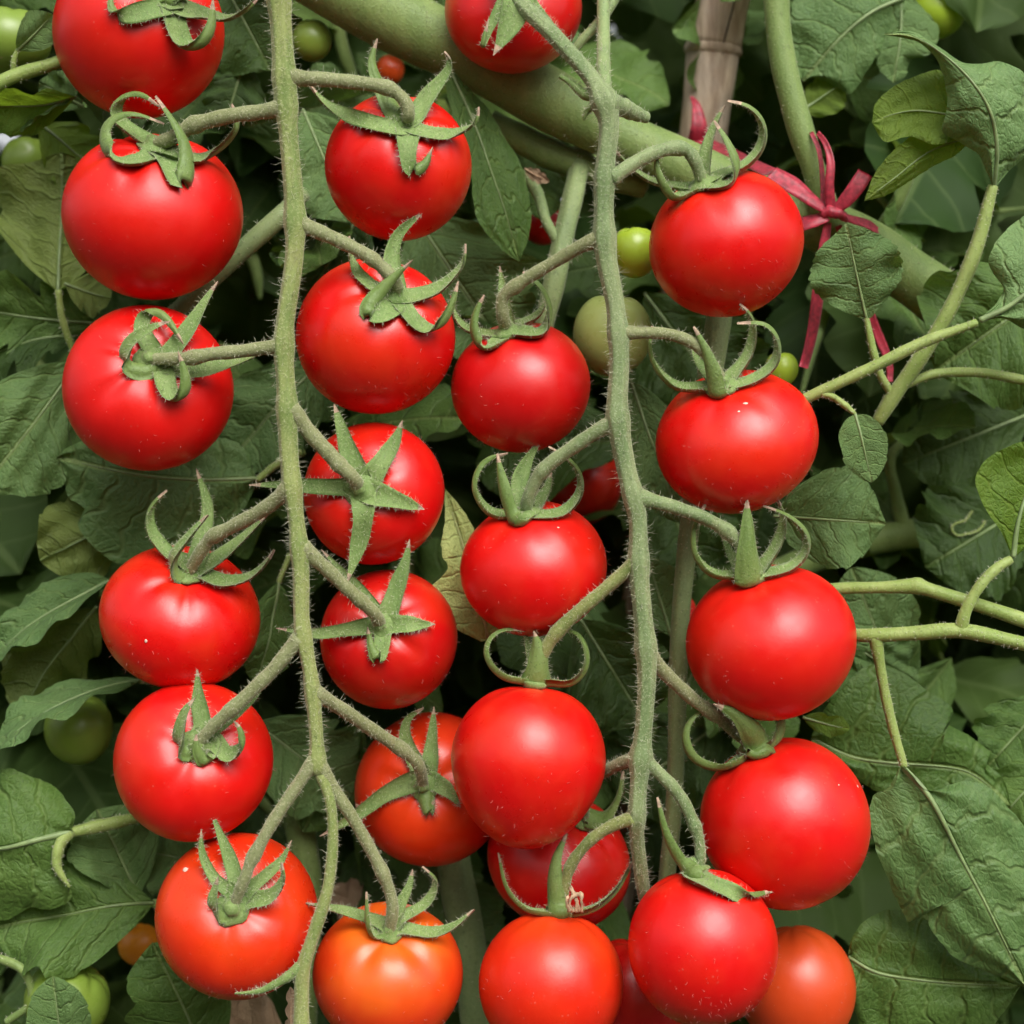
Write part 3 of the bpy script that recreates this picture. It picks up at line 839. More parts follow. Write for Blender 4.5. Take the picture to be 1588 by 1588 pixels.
leaf_thing('light leaf on a long straight stalk at the right edge, upper',
    [dict(mid=[(1520, 497), (1572, 470), (1622, 420), (1662, 340)], left=[(1520, 494), (1545, 470), (1556, 446), (1540, 424), (1533, 402), (1550, 368), (1588, 335), (1630, 322), (1662, 340)],
          right=[(1522, 499), (1556, 494), (1590, 511), (1640, 520), (1672, 450), (1662, 340)], depth=[20, 10, 5, 12], el=24, er=20, mat='leaf_light', rib=5, wave=.06, bul=.025, teeth=1.5)],
    [([(1225, 632, 60), (1262, 612, 50), (1340, 576, 38), (1430, 532, 28), (1515, 500, 20)], [9, 9, 9, 9, 6])])
leaf_thing('small egg-shaped leaf hanging from the long straight stalk',
    [((1326, 642, 40), (1352, 748, 34), 78, -6, dict(mat=G, depth=.04, lobes=1, arch=.35, sweep=.1))],
    [([(1272, 610, 46), (1292, 616, 43), (1312, 630, 41), (1326, 642, 40)], [5, 5, 5, 3])])
leaf_thing('quilted dark leaf behind the stalks at the right edge',
    [((1640, 440, 300), (1450, 575, 270), 250, 0, dict(mat='leaf', lobes=1.6, depth=.08, arch=.6, bul=.045))],
    [([(1398, 600, 125), (1450, 580, 130), (1520, 578, 140), (1600, 592, 160)], [6, 7, 7, 8])])
leaf_thing('flat veined grey leaf right of the second right tomato of the right truss',
    [((1200, 800, 200), (1375, 812, 165), 172, 0, dict(mat=G, lobes=1.2, depth=.04, arch=.3, fold=.08, sweep=.6, wl=[.5, .85, 1, .92, .82, .5, .0], wr=[.5, .8, .9, .86, .7, .45, .0]))])
leaf_thing('cupped bright green leaf at the right edge, middle height',
    [dict(mid=[(1571, 864), (1580, 805), (1602, 742), (1642, 682)], left=[(1569, 862), (1553, 826), (1531, 794), (1517, 764), (1513, 739), (1530, 712), (1558, 695), (1590, 684), (1642, 680)],
          right=[(1574, 864), (1610, 832), (1652, 782), (1664, 722), (1642, 682)], depth=[10, 6, 2, 0], el=-26, er=-10, mat=BR, rib=4.5, wave=.03, bul=.016, teeth=.8)],
    [([(1489, 985, 10), (1496, 952, 4), (1515, 915, 2), (1545, 882, 6), (1568, 868, 10)], [11, 10, 9, 9, 7])])
leaf_thing('big grey-green leaf hanging on a long stalk at the lower right',
    [dict(mid=[(1398, 1188), (1444, 1240), (1492, 1333), (1530, 1405), (1592, 1532)],
          left=[(1396, 1188), (1376, 1222), (1352, 1237), (1353, 1296), (1378, 1367), (1398, 1412), (1411, 1431), (1424, 1420), (1436, 1414), (1446, 1444), (1481, 1485), (1533, 1508), (1592, 1532)],
          right=[(1402, 1188), (1418, 1205), (1441, 1230), (1470, 1218), (1505, 1211), (1540, 1226), (1588, 1281), (1640, 1350), (1656, 1430), (1632, 1505), (1592, 1532)],
          depth=[40, 22, 20, 28, 40], el=38, er=26, mat=G, rib=5, wave=.05, bul=.024)],
    [([(1250, 975, 110), (1330, 985, 40), (1420, 982, 20), (1490, 978, 8), (1560, 992, -5), (1640, 1012, -20)], [8, 10, 11, 12, 11, 11]),
     ([(1358, 988, 30), (1366, 1040, 38), (1380, 1110, 44), (1402, 1190, 40)], [11, 8, 8, 6])])
leaf_thing('toothed dark leaf behind the long stalk at the lower right',
    [dict(mid=[(1259, 1145), (1315, 1172), (1370, 1182), (1474, 1190), (1520, 1208), (1568, 1252)],
          left=[(1259, 1140), (1281, 1096), (1307, 1066), (1335, 1038), (1370, 1030), (1407, 1048), (1437, 1070), (1479, 1100), (1462, 1118), (1496, 1137), (1536, 1167), (1528, 1182), (1556, 1208), (1568, 1252)],
          right=[(1259, 1150), (1300, 1190), (1350, 1222), (1400, 1244), (1460, 1264), (1520, 1276), (1568, 1252)],
          depth=[205, 180, 165, 160, 165, 175], el=26, er=30, rib=3, wave=.03, bul=.022, teeth=1.5)])
leaf_thing('dark rounded leaf in the bottom right corner',
    [dict(mid=[(1316, 1484), (1360, 1508), (1430, 1520), (1510, 1526), (1582, 1528)],
          left=[(1315, 1480), (1322, 1452), (1344, 1426), (1378, 1411), (1420, 1418), (1460, 1440), (1505, 1476), (1545, 1505), (1582, 1527)],
          right=[(1315, 1490), (1318, 1537), (1333, 1588), (1362, 1640), (1430, 1662), (1510, 1622), (1560, 1565), (1582, 1529)],
          depth=[140, 120, 112, 112, 120], el=22, er=26, rib=3, wave=.035, bul=.024, teeth=1.5)])
leaf_thing('tiny bright pointed leaf tip beside the third right tomato of the right truss',
    [((1245, 1112, 150), (1318, 1130, 140), 42, 20, dict(mat=BR, depth=.2, arch=.6, lobes=1.5))])
leaf_thing('smooth upright leaf behind the third right tomato of the right truss',
    [((1400, 1080, 300), (1320, 880, 290), 150, 0, dict(mat=G, depth=.06, lobes=1, arch=.35)), ((1320, 1000, 290), (1420, 1060, 280), 110, 0, dict(mat=G, depth=.06))])
leaf_thing('broad dim leaf at the right edge with a pale winding trail',
    [((1600, 780, 430), (1435, 880, 400), 210, 0, dict(mat='leaf_dark', depth=.08, arch=.4)), ((1600, 640, 470), (1400, 720, 440), 170, 0, dict(mat=K, depth=.2))],
    [([(1508, 792, 386), (1498, 806, 386), (1482, 812, 386), (1476, 820, 386), (1484, 830, 386), (1500, 828, 386), (1518, 822, 386), (1528, 808, 386)], [1.6, 1.6, 1.8])])
leaf_thing('green leaves crowded at the right edge beside the big hanging leaf',
    [((1630, 1080, 260), (1530, 1190, 240), 130, 0, dict(mat='leaf', depth=.15)), ((1640, 1180, 200), (1540, 1290, 190), 120, 20, dict(mat='leaf', depth=.1))])
leaf_thing('dim leaf in the gap between the two upper right tomatoes of the right truss',
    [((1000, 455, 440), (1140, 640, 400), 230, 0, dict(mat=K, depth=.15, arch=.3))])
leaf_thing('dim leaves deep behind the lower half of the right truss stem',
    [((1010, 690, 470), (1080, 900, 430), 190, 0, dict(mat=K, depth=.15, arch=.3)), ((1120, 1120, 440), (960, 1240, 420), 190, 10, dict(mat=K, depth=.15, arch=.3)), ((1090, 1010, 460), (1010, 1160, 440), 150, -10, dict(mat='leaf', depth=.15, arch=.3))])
leaf_thing('dull leaf behind the fork at the foot of the left truss',
    [((395, 1120, 330), (545, 1235, 310), 170, 0, dict(mat=G, depth=.15, arch=.4)), ((560, 1120, 345), (470, 1290, 330), 120, 10, dict(mat='leaf', depth=.12, arch=.4))])
leaf_thing('dim leaf between the bottom orange tomatoes, behind the ribbed stem',
    [((640, 1330, 400), (760, 1480, 390), 150, 0, dict(mat=G, depth=.12, arch=.4))])
leaf_thing('brown dried leaf scrap by the upper right truss stem',
    [((815, 262, 255), (852, 282, 240), 22, 10, dict(mat='leaf_dry', depth=.2, arch=.8, fold=.3))])
leaf_thing('brown withered strip at the bottom beside the left truss tail',
    [((448, 1600, 20), (450, 1530, 10), 26, 30, dict(mat='leaf_dry', depth=.3, arch=.4, fold=.4, wave=.1))])
leaf_thing('beige dry leaf behind the orange tomato, low in the middle',
    [((590, 1420, 470), (510, 1380, 430), 70, 0, dict(mat='leaf_dry', depth=.15, wave=.12))])
leaf_thing('pinkish dry leaf at the bottom under the left truss tail',
    [((440, 1620, 380), (330, 1560, 350), 120, 0, dict(mat='leaf_dry', depth=.15, wave=.1))])
# ------------------------------------------------------------------ tomatoes
class Fruit:
    """a tomato: centre pixel, visible width and height, depth, and the pixel where its stalk joins"""
    def __init__(s, cx, cy, w, h, d, kx, ky, dip=.17, away=0.0, toward_min=0.0, egg=.015):
        s.egg = egg
        k = (DC + d) / DC
        s.c = P(cx, cy, d)
        s.a = w / 2 * S * k
        off = np.array([(kx - cx) * S * k, -(ky - cy) * S * k])
        re = .87 * (w + h) / 4 * S * k
        m = np.hypot(*off)
        toward = math.sqrt(max(re * re - m * m, 0)) if m < re else 0.0
        toward = max(toward, toward_min * re)
        s.ax = nrm([off[0], -toward + away * re, off[1]])
        st = abs(s.ax[1])
        hh = h / 2 * S * k
        b2 = (hh ** 2 - s.a ** 2 * st ** 2) / max(1 - st ** 2, .15)
        s.b = min(max(math.sqrt(max(b2, 0)), s.a * .84), s.a * 1.08)
        s.dip = dip
        q = Vector((0, 0, 1)).rotation_difference(Vector(s.ax))
        s.R = np.array(q.to_matrix())
        s.q = q
        s.K = s.c + s.ax * s.b * (1 - dip) * 1.0
    def inside(s, p, m=.0):
        q = s.R.T @ (p - s.c)
        rho = math.hypot(q[0], q[1]) / s.a
        z = q[2] / s.b
        mm = m / s.a
        if rho >= 1 + mm:
            return False
        base = math.sqrt(max((1 + mm) ** 2 - rho * rho, 0))
        return -base < z < base - s.dip * math.exp(-(rho / .36) ** 2)
    def mesh(s, seed, nt=56, npz=44):
        rg = np.random.default_rng(seed)
        lob = int(rg.integers(4, 7))
        ph = rg.uniform(0, 6.28, 5)
        am = rg.uniform(.022, .042) * max(s.dip / .17, .55)
        th = np.linspace(0, math.pi, npz)
        V = []
        for t in th[1:-1]:
            a = np.linspace(0, 2 * math.pi, nt, endpoint=False)
            st, ct = math.sin(t), math.cos(t)
            topw = math.exp(-((t - .52) / .36) ** 2)
            r = s.a * st * (1 + .008 * np.sin(2 * a + ph[0]) + .006 * np.sin(3 * a + ph[1]))
            z = s.b * ct * (1 + .01 * np.sin(a + ph[2]) * abs(ct)) * np.ones(nt)
            fur = (.5 + .5 * np.cos(lob * a + ph[3] + .5 * np.sin(a + ph[4]))) ** 3
            z = z - s.dip * s.b * math.exp(-(st / .36) ** 2) * (ct > 0)
            z = z - s.b * am * 1.6 * fur * topw
            r = r * (1 - am * .6 * fur * topw)
            r = r * (1 + s.egg * ct * (1 if ct < 0 else .4))
            V.append(np.column_stack([r * np.cos(a), r * np.sin(a), z]))
        V = np.vstack(V + [[[0, 0, s.b * (1 - s.dip)]], [[0, 0, -s.b * .985]]])
        n = npz - 2
        F = []
        for i in range(n - 1):
            for j in range(nt):
                k = (j + 1) % nt
                F.append((i * nt + j, (i + 1) * nt + j, (i + 1) * nt + k, i * nt + k))
        for j in range(nt):
            k = (j + 1) % nt
            F.append((n * nt, j, k))
            F.append((n * nt + 1, (n - 1) * nt + k, (n - 1) * nt + j))
        return V, F

CAM = np.array([0, -DC * S, Z0])
def push_out(fruit, p, margin):
    v = nrm(CAM - p)
    for _ in range(120):
        if not fruit.inside(p, margin):
            return p
        p = p + v * 2.0 * S
    return p

def sepal(parent, origin, fruit, pts, width, kd, scale=1.0):
    """a tapering sepal along photo points (x, y, depth relative to the calyx); kept outside the fruit"""
    pts = [list(p) for p in pts]
    kk = (DC + kd) / DC
    kp = np.array([CX + fruit.K[0] / (S * kk), CX - (fruit.K[2] - Z0) / (S * kk), 0.0])
    pts = [list(kp * .55 + np.array(pts[0]) * .45)] + pts
    q = spline(np.array(pts, float), 30)
    c = np.array([P(x, y, kd + d) for x, y, d in q])
    orig = c.copy()
    mar = 6.0 * S
    sh = np.zeros(len(c))
    vdir = np.array([nrm(CAM - p) for p in c])
    for i in range(1, len(c)):
        pp = push_out(fruit, c[i], mar * min(1, .4 + i * .10))
        sh[i] = np.linalg.norm(pp - c[i])
    need = sh.copy()
    for _ in range(9):
        sm = np.convolve(np.r_[sh[0], sh, sh[-1] * .9], [.25, .5, .25], 'valid')
        sh = np.maximum(sm, need)
    sh[0] = sh[0] * .5
    c = c + vdir * sh[:, None]
    for _ in range(3):
        c[1:-1] = .25 * c[:-2] + .5 * c[1:-1] + .25 * c[2:]
    t = np.gradient(c, axis=0)
    t /= np.linalg.norm(t, axis=1)[:, None] + 1e-12
    rad = c[11] - fruit.K
    rad = rad - fruit.ax * rad.dot(fruit.ax)
    if np.linalg.norm(rad) < 4 * S:
        rad = np.array([1.0, 0, 0])
    w0 = nrm(np.cross(fruit.ax, nrm(rad)))
    n = len(c)
    s = np.linspace(0, 1, n)
    wid = width * 1.2 * S * (1.02 - .22 * np.clip(s * 3, 0, 1) + .12 * np.sin(np.pi * s)) * (1 - s ** 1.9) ** .9 + 1.0 * S
    wid *= (DC + kd) / DC * .5
    nu = 7
    u = np.linspace(-1, 1, nu)
    top, bot, sgn = [], [], None
    tw = RNG.normal(0, .12)
    curl = RNG.uniform(.18, .42)
    for i in range(n):
        w = nrm(w0 - t[i] * w0.dot(t[i]))
        nn = np.cross(w, t[i])
        if sgn is None:
            sgn = 1 if nn.dot(fruit.ax) >= 0 else -1
        nn = nn * sgn
        an = tw * s[i] * 2
        w, nn = w * math.cos(an) + nn * math.sin(an), nn * math.cos(an) - w * math.sin(an)
        th = (8.5 * (1 - .6 * s[i])) * S * min(1, width / 24)
        edge = wid[i] * (1 + .06 * math.sin(11 * s[i] + tw * 30))
        cup = curl * edge * u ** 2
        top.append(c[i] + np.outer(u * edge, w) + np.outer(cup, nn))
        bot.append(c[i] + np.outer(u * edge, w) + np.outer(cup - th * (1 - .88 * u ** 4), nn))
    V = np.vstack(top + bot)
    o = n * nu
    F, mi = [], []
    for i in range(n - 1):
        for j in range(nu - 1):
            a, b, c2, d = i * nu + j, i * nu + j + 1, (i + 1) * nu + j + 1, (i + 1) * nu + j
            if sgn * 1 > 0:
                F += [(a, b, c2, d), (o + a, o + d, o + c2, o + b)]
            else:
                F += [(a, d, c2, b), (o + a, o + b, o + c2, o + d)]
            mi += [0, 1] if i < n - 4 else [2, 2]
        for j in (0, nu - 1):
            a, d = i * nu + j, (i + 1) * nu + j
            F.append((a, d, o + d, o + a))
            mi.append(1)
    ob = mesh_obj('sepal', V, F, [M['sepal_in'], M['sepal_out'], M['sepal_tip']], parent, origin, None, mi)
    roots, dirs, lens = [], [], []
    for i in range(1, n - 1):
        for side in (0, -1):
            for _ in range(1 + i % 2):
                e = top[i][side]
                roots.append(e + t[i] * RNG.normal(0, 3 * S))
                out = nrm(top[i][side] - top[i][nu // 2])
                dirs.append(out * .7 + nrm(np.cross(t[i], out)) * RNG.normal(0, .6) + RNG.normal(0, .3, 3))
                lens.append(RNG.uniform(3, 9) * S)
        for _ in range(1 + i % 2):
            j = RNG.integers(1, nu - 1)
            roots.append(top[i][j])
            nn = nrm(np.cross(top[i][-1] - top[i][0], t[i])) * sgn
            dirs.append(nn + RNG.normal(0, .4, 3))
            lens.append(RNG.uniform(3, 10) * S)
    return ob, (roots, dirs, lens)

def tomato(label, spec, mat, sepals=(), fuzz=560, group=None, sw=27, seed=None, away=0.0, dip=.17, name='tomato', toward=0.0, egg=.015):
    cx, cy, w, h, d, kx, ky = spec
    fr = Fruit(cx, cy, w, h, d, kx, ky, dip, away, toward, egg)
    base = fr.c.copy()
    e = empty(name, base, label, 'tomato', group)
    V, F = fr.mesh(seed if seed is not None else int(cx + cy))
    fo = mesh_obj('fruit', V, F, M[mat], e)
    fo.rotation_mode = 'QUATERNION'
    fo.rotation_quaternion = fr.q @ Quaternion((0, 0, 1), RNG.uniform(0, 6.28))
    fr.kd = fr.K[1] / S
    if fuzz:
        n = int(fuzz * RNG.uniform(.55, 1.15))
        p = RNG.normal(size=(n, 3))
        p /= np.linalg.norm(p, axis=1)[:, None]
        cl = np.sin(5 * p[:, 0] + cx) + np.sin(4 * p[:, 1] + cy) + np.sin(6 * p[:, 2])
        p = p[(p[:, 2] < .75) & ((p[:, 2] < .1) | (RNG.random(len(p)) < .35)) & (cl + RNG.normal(0, .7, len(p)) > -.5)]
        nn = p.copy()
        nn[:, 2] *= fr.a / fr.b
        pos = p * np.array([fr.a, fr.a, fr.b]) * .992
        dirs = nn * .8 + RNG.normal(0, .55, p.shape)
        lens = RNG.uniform(4, 10, len(p)) * S
        HV, HF = hair_geo(pos, dirs, lens, .21 * S)
        ho = mesh_obj('fuzz', np.asarray(HV) @ fr.R.T, HF, M['fuzz'], e)
        ho['kind'] = 'stuff'
    if sepals:
        t = np.linspace(0, 1, 7)
        c = fr.K + np.outer(np.array([-1, 5, 8, 10, 13, 17, 22]) * S, fr.ax)
        r = np.array([19, 23, 22, 17, 12, 10, 8.5]) * S * (sw / 27)
        CV, CF = tube_geo(c, r, 20, .1, 5)
        ca = mesh_obj('calyx', CV, CF, M['sepal_in'], e, base)
        allh = ([], [], [])
        for sp in sepals:
            ww = sw
            if isinstance(sp[0], (int, float)):
                ww, sp = sp[0], sp[1:]
            _, h_ = sepal(ca, base, fr, sp, ww, fr.kd)
            for a_, b_ in zip(allh, h_):
                a_ += b_
        HV, HF = hair_geo(*allh, .32 * S)
        ho = mesh_obj('hairs', HV, HF, M['hair'], ca, base)
        ho['kind'] = 'stuff'
    return fr

LG, RG_ = 'tomatoes on the left truss', 'tomatoes on the right truss'
T = {}
T[1] = tomato('topmost left tomato, its top cut off by the upper edge of the picture', (216, 50, 262, 264, 70, 268, 8), 'red', [
    [(262, 8, 0), (222, 18, -6), (192, 24, -14), (172, 12, -22), (174, -14, -26)],
    [(265, 10, 0), (272, 40, -8), (288, 72, -20), (312, 68, -32), (328, 40, -36), (330, -4, -34)],
    [(275, 12, 0), (320, 22, -2), (352, 28, 0), (385, 12, 4), (402, -8, 8)],
    [(268, 5, 0), (282, -30, 5), (292, -62, 10)], [(262, 5, 0), (240, -30, 5), (230, -62, 5)]], group=LG, sw=34)
T[2] = tomato('big red tomato, second from the top on the left side of the left truss', (237, 334, 279, 262, 30, 250, 234), 'red', [
    [(240, 240, 0), (195, 250, -10), (163, 225, -22), (168, 190, -30), (205, 177, -32), (254, 194, -28)],
    [(242, 226, 2), (208, 205, 10), (178, 178, 14), (190, 152, 12), (218, 146, 6), (246, 166, 0)],
    [32, (255, 238, 0), (268, 262, -12), (276, 284, -24), (290, 270, -36), (288, 225, -44), (266, 185, -44), (240, 150, -40)],
    [(260, 236, 0), (300, 248, 0), (340, 230, -6), (364, 205, -10), (368, 185, -10), (358, 162, -8)]], group=LG, sw=30)
T[3] = tomato('red tomato third from the top on the left side of the left truss', (230, 602, 263, 243, 30, 252, 562), 'red', [
    [(245, 565, 0), (215, 575, -8), (194, 560, -20), (202, 530, -30), (235, 508, -34), (264, 498, -32)],
    [24, (242, 550, 4), (220, 515, 10), (226, 486, 10), (246, 484, 4), (264, 500, -4), (284, 534, -10)],
    [(258, 555, 2), (292, 512, 8), (318, 468, 14), (338, 436, 16)],
    [(252, 568, 0), (258, 600, -12), (272, 618, -24), (288, 605, -34), (286, 575, -38), (276, 545, -38)],
    [(264, 568, 0), (310, 574, 0), (360, 562, 4), (416, 542, 8)]], group=LG, sw=28)
T[4] = tomato('red tomato fourth from the top on the left side of the left truss', (280, 957, 246, 222, 70, 305, 880), 'red', [
    [(295, 878, 0), (262, 860, 4), (234, 825, 4), (232, 795, 0), (244, 775, -4), (260, 762, -6)],
    [(298, 886, 0), (276, 893, -14), (268, 868, -26), (290, 835, -34), (322, 798, -36)],
    [(305, 870, 4), (318, 820, 14), (322, 780, 18), (304, 726, 20)],
    [(310, 888, 0), (345, 902, -10), (385, 895, -16), (412, 872, -18), (424, 852, -18)],
    [(314, 880, 0), (345, 860, 4), (380, 830, 10), (414, 798, 14)]], group=LG, sw=26)
T[5] = tomato('red tomato fifth from the top on the left, calyx turned to the viewer', (300, 1180, 247, 234, 10, 322, 1140), 'red', [
    [27, (315, 1128, 4), (309, 1092, 8), (307, 1060, 8), (306, 1038, 8)],
    [(315, 1146, 0), (286, 1165, -12), (278, 1145, -24), (286, 1105, -30), (302, 1082, -30)],
    [22, (330, 1130, 0), (365, 1105, 2), (395, 1080, 4), (410, 1058, 4)],
    [27, (330, 1148, 0), (355, 1172, -12), (375, 1155, -22), (372, 1130, -24), (362, 1118, -22)],
    [30, (322, 1148, 0), (322, 1168, -8), (318, 1182, -16), (306, 1162, -24), (304, 1138, -26)]], group=LG, sw=33)
T[6] = tomato('orange-red tomato lowest on the left side of the left truss', (368, 1420, 253, 235, 0, 375, 1385), 'scarlet', [
    [19, (362, 1385, 0), (335, 1365, 4), (314, 1325, 6), (312, 1286, 4)],
    [23, (368, 1375, 4), (356, 1330, 12), (342, 1295, 14), (327, 1258, 14)],
    [20, (385, 1380, 0), (415, 1355, 2), (438, 1332, 4), (452, 1303, 4)],
    [24, (388, 1395, 0), (420, 1390, -12), (438, 1365, -20), (435, 1338, -20)],
    [28, (370, 1398, 0), (347, 1420, -10), (330, 1402, -22), (338, 1360, -26)]], group=LG, sw=32)
T[7] = tomato('red tomato highest on the right side of the left truss, star calyx on top', (618, 260, 226, 227, 40, 632, 200), 'red', [
    [(620, 202, 0), (560, 186, 2), (520, 170, 2), (495, 150, 0), (480, 128, -2)],
    [(622, 190, 3), (598, 150, 8), (577, 100, 12), (584, 60, 12)],
    [(640, 190, 2), (665, 150, 4), (692, 115, 4), (698, 95, 0), (688, 81, -4)],
    [24, (645, 202, 0), (690, 208, -4), (725, 198, -8), (740, 182, -8), (741, 166, -8)],
    [(632, 206, 0), (632, 240, -14), (638, 264, -24), (658, 256, -32), (671, 228, -34)]], group=LG, sw=28)
T[8] = tomato('large red tomato second from the top on the right side of the left truss', (582, 522, 247, 243, 30, 618, 462), 'red', [
    [22, (608, 462, 2), (570, 440, 2), (546, 405, 2), (543, 366, 2)],
    [28, (612, 474, 0), (584, 492, -14), (568, 480, -26), (590, 450, -36), (640, 403, -42)],
    [(615, 450, 5), (606, 405, 14), (618, 362, 18), (657, 328, 18)],
    [(630, 462, 0), (675, 450, -2), (705, 425, -4), (718, 405, -4), (720, 378, -4)],
    [(625, 476, 0), (650, 505, -12), (680, 505, -20), (700, 475, -26), (710, 436, -28)]], group=LG, sw=27)
T[9] = tomato('red tomato under a flat five-pointed star calyx, middle of the left truss', (580, 765, 220, 231, 50, 565, 757), 'red', [
    [(560, 748, 0), (542, 705, -4), (529, 662, -6), (518, 626, -6)],
    [(574, 744, 0), (598, 708, -4), (614, 682, -6), (624, 652, -6)],
    [(578, 764, 0), (618, 776, -4), (658, 790, -4)],
    [(566, 772, 0), (562, 820, -4), (552, 862, -4), (538, 904, -6)],
    [25, (552, 756, 0), (500, 755, -4), (440, 752, 4), (386, 752, 8)]], group=LG, sw=32)
T[10] = tomato('red tomato with a star calyx directly below the other star calyx tomato', (603, 991, 214, 224, 85, 597, 965), 'deep', [
    [(602, 952, 0), (618, 905, -4), (630, 868, -6), (635, 836, -6)],
    [27, (610, 968, 0), (645, 968, -4), (675, 968, -6)],
    [22, (584, 970, 0), (530, 978, -2), (490, 983, 0), (428, 974, 6)],
    [24, (595, 978, 0), (592, 1005, -6), (586, 1022, -12), (576, 1002, -18), (570, 972, -18)],
    [18, (590, 955, 0), (556, 912, 0), (498, 852, 0)]], group=LG, sw=28)
T[11] = tomato('red-orange tomato half hidden behind the large round tomato of the right truss', (668, 1224, 236, 250, 195, 662, 1204), 'scarlet', [
    [26, (648, 1210, 0), (600, 1230, -6), (555, 1262, -10), (496, 1297, -12)],
    [24, (650, 1192, 0), (630, 1150, -4), (632, 1115, -10), (657, 1099, -14)],
    [23, (666, 1192, 0), (671, 1140, -4), (673, 1096, -6)],
    [26, (670, 1210, 0), (695, 1226, -6), (714, 1252, -8)],
    [26, (658, 1214, 0), (662, 1245, -8), (666, 1262, -14), (674, 1240, -20)]], group=LG, sw=26)
T[12] = tomato('orange tomato with yellowish shoulders at the bottom of the left truss', (602, 1512, 231, 222, 20, 608, 1432), 'orange', [
    [22, (597, 1434, 0), (550, 1417, -2), (510, 1407, -6), (473, 1400, -6)],
    [22, (602, 1440, 0), (582, 1450, -14), (571, 1430, -24), (570, 1383, -28)],
    [20, (620, 1424, 6), (660, 1402, 14), (676, 1368, 10), (654, 1345, 0)],
    [20, (612, 1420, 8), (634, 1375, 16), (640, 1348, 18)],
    [22, (622, 1440, 0), (670, 1447, -6), (705, 1435, -8), (735, 1410, -8)]], group=LG, sw=24)

R = {}
R[1] = tomato('large red tomato at the top of the right truss beside the pink ribbon', (1126, 377, 240, 227, 30, 1082, 288), 'red', [
    [26, (1072, 294, -6), (1045, 306, -18), (1025, 280, -24), (1018, 252, -26), (1022, 232, -26)],
    [20, (1062, 290, 4), (1010, 280, 12), (975, 255, 14), (953, 230, 14)],
    [28, (1100, 286, -10), (1128, 285, -24), (1142, 255, -30), (1128, 220, -32), (1106, 188, -32)],
    [24, (1104, 280, 4), (1156, 256, 8), (1182, 225, 8), (1182, 190, 6), (1160, 165, 4), (1128, 158, 4)],
    [22, (1092, 268, 10), (1098, 225, 18), (1110, 190, 20), (1124, 163, 20)]], dip=.09, toward=.55, group=RG_, sw=27)
R[2] = tomato('red tomato highest on the left side of the right truss', (808, 600, 217, 205, 60, 786, 514), 'deep', [
    [24, (776, 525, -6), (750, 538, -18), (735, 510, -24), (740, 480, -26), (752, 458, -26)],
    [18, (765, 520, 6), (725, 510, 10), (706, 490, 10), (700, 458, 10)],
    [26, (800, 514, -4), (838, 516, -8), (852, 482, -12), (838, 445, -14), (810, 423, -14)],
    [20, (786, 500, 8), (781, 455, 16), (775, 412, 18)],
    [20, (800, 505, 8), (832, 490, 14), (850, 462, 16)]], dip=.09, toward=.55, group=RG_, sw=26, away=.0)
R[3] = tomato('large red tomato second on the right side of the right truss, claw-like sepals', (1142, 684, 251, 219, 10, 1116, 602), 'red', [
    [22, (1100, 600, 2), (1050, 600, 2), (1018, 570, 2), (1008, 535, 2), (1013, 506, 2)],
    [34, (1112, 602, -4), (1110, 614, -16), (1104, 580, -28), (1094, 545, -32), (1077, 506, -34)],
    [24, (1125, 600, 0), (1165, 590, -4), (1200, 565, -8), (1205, 530, -8), (1186, 503, -6), (1143, 503, -4)],
    [24, (1130, 590, 8), (1160, 550, 18), (1168, 510, 20), (1160, 485, 18), (1146, 473, 14)],
    [20, (1106, 590, 8), (1082, 560, 14), (1072, 528, 16)]], dip=.09, toward=.34, group=RG_, sw=27)
R[4] = tomato('red tomato in the middle of the left side of the right truss, ring-like sepals', (828, 881, 229, 210, 40, 816, 797), 'red', [
    [22, (802, 799, 0), (762, 796, 0), (738, 765, -2), (739, 735, -2), (756, 712, -2), (788, 704, -2)],
    [30, (810, 802, -6), (800, 812, -16), (786, 780, -26), (776, 735, -30), (772, 703, -30)],
    [22, (828, 799, 0), (870, 796, -4), (898, 768, -8), (898, 735, -8), (880, 712, -8), (850, 694, -8)],
    [28, (812, 790, 6), (805, 750, 16), (820, 710, 20), (840, 682, 20)],
    [24, (828, 790, 8), (848, 760, 16), (855, 733, 18)]], dip=.09, toward=.34, group=RG_, sw=26)
R[5] = tomato('large red tomato third on the right side of the right truss, pointed middle sepal', (1195, 996, 264, 240, 0, 1162, 897), 'red', [
    [22, (1146, 893, 0), (1106, 890, 0), (1081, 865, -2), (1075, 830, -2), (1084, 800, -2), (1100, 776, -2)],
    [38, (1160, 898, -6), (1163, 906, -16), (1160, 860, -28), (1160, 815, -32), (1158, 772, -32)],
    [24, (1178, 893, 0), (1225, 881, -4), (1250, 855, -8), (1248, 825, -8), (1220, 800, -6), (1183, 786, -4)],
    [26, (1178, 885, 8), (1205, 845, 16), (1215, 805, 20), (1204, 772, 18)],
    [22, (1150, 885, 8), (1130, 855, 16), (1120, 828, 18)]], dip=.09, toward=.34, group=RG_, sw=27)
R[6] = tomato('large round red tomato in front, low on the left side of the right truss', (818, 1187, 242, 257, -20, 830, 1062), 'red', [
    [24, (822, 1056, 0), (782, 1049, -4), (757, 1022, -8), (758, 995, -8), (780, 978, -6), (814, 980, -4)],
    [36, (831, 1058, -8), (833, 1040, -14), (834, 1010, -16), (828, 978, -18)],
    [22, (846, 1057, 0), (885, 1059, -4), (908, 1035, -8), (908, 1005, -8), (890, 980, -6), (860, 986, -4)],
    [22, (830, 1048, 8), (822, 1012, 16), (812, 975, 20)]], group=RG_, sw=26, away=.08, dip=.06, egg=.14)
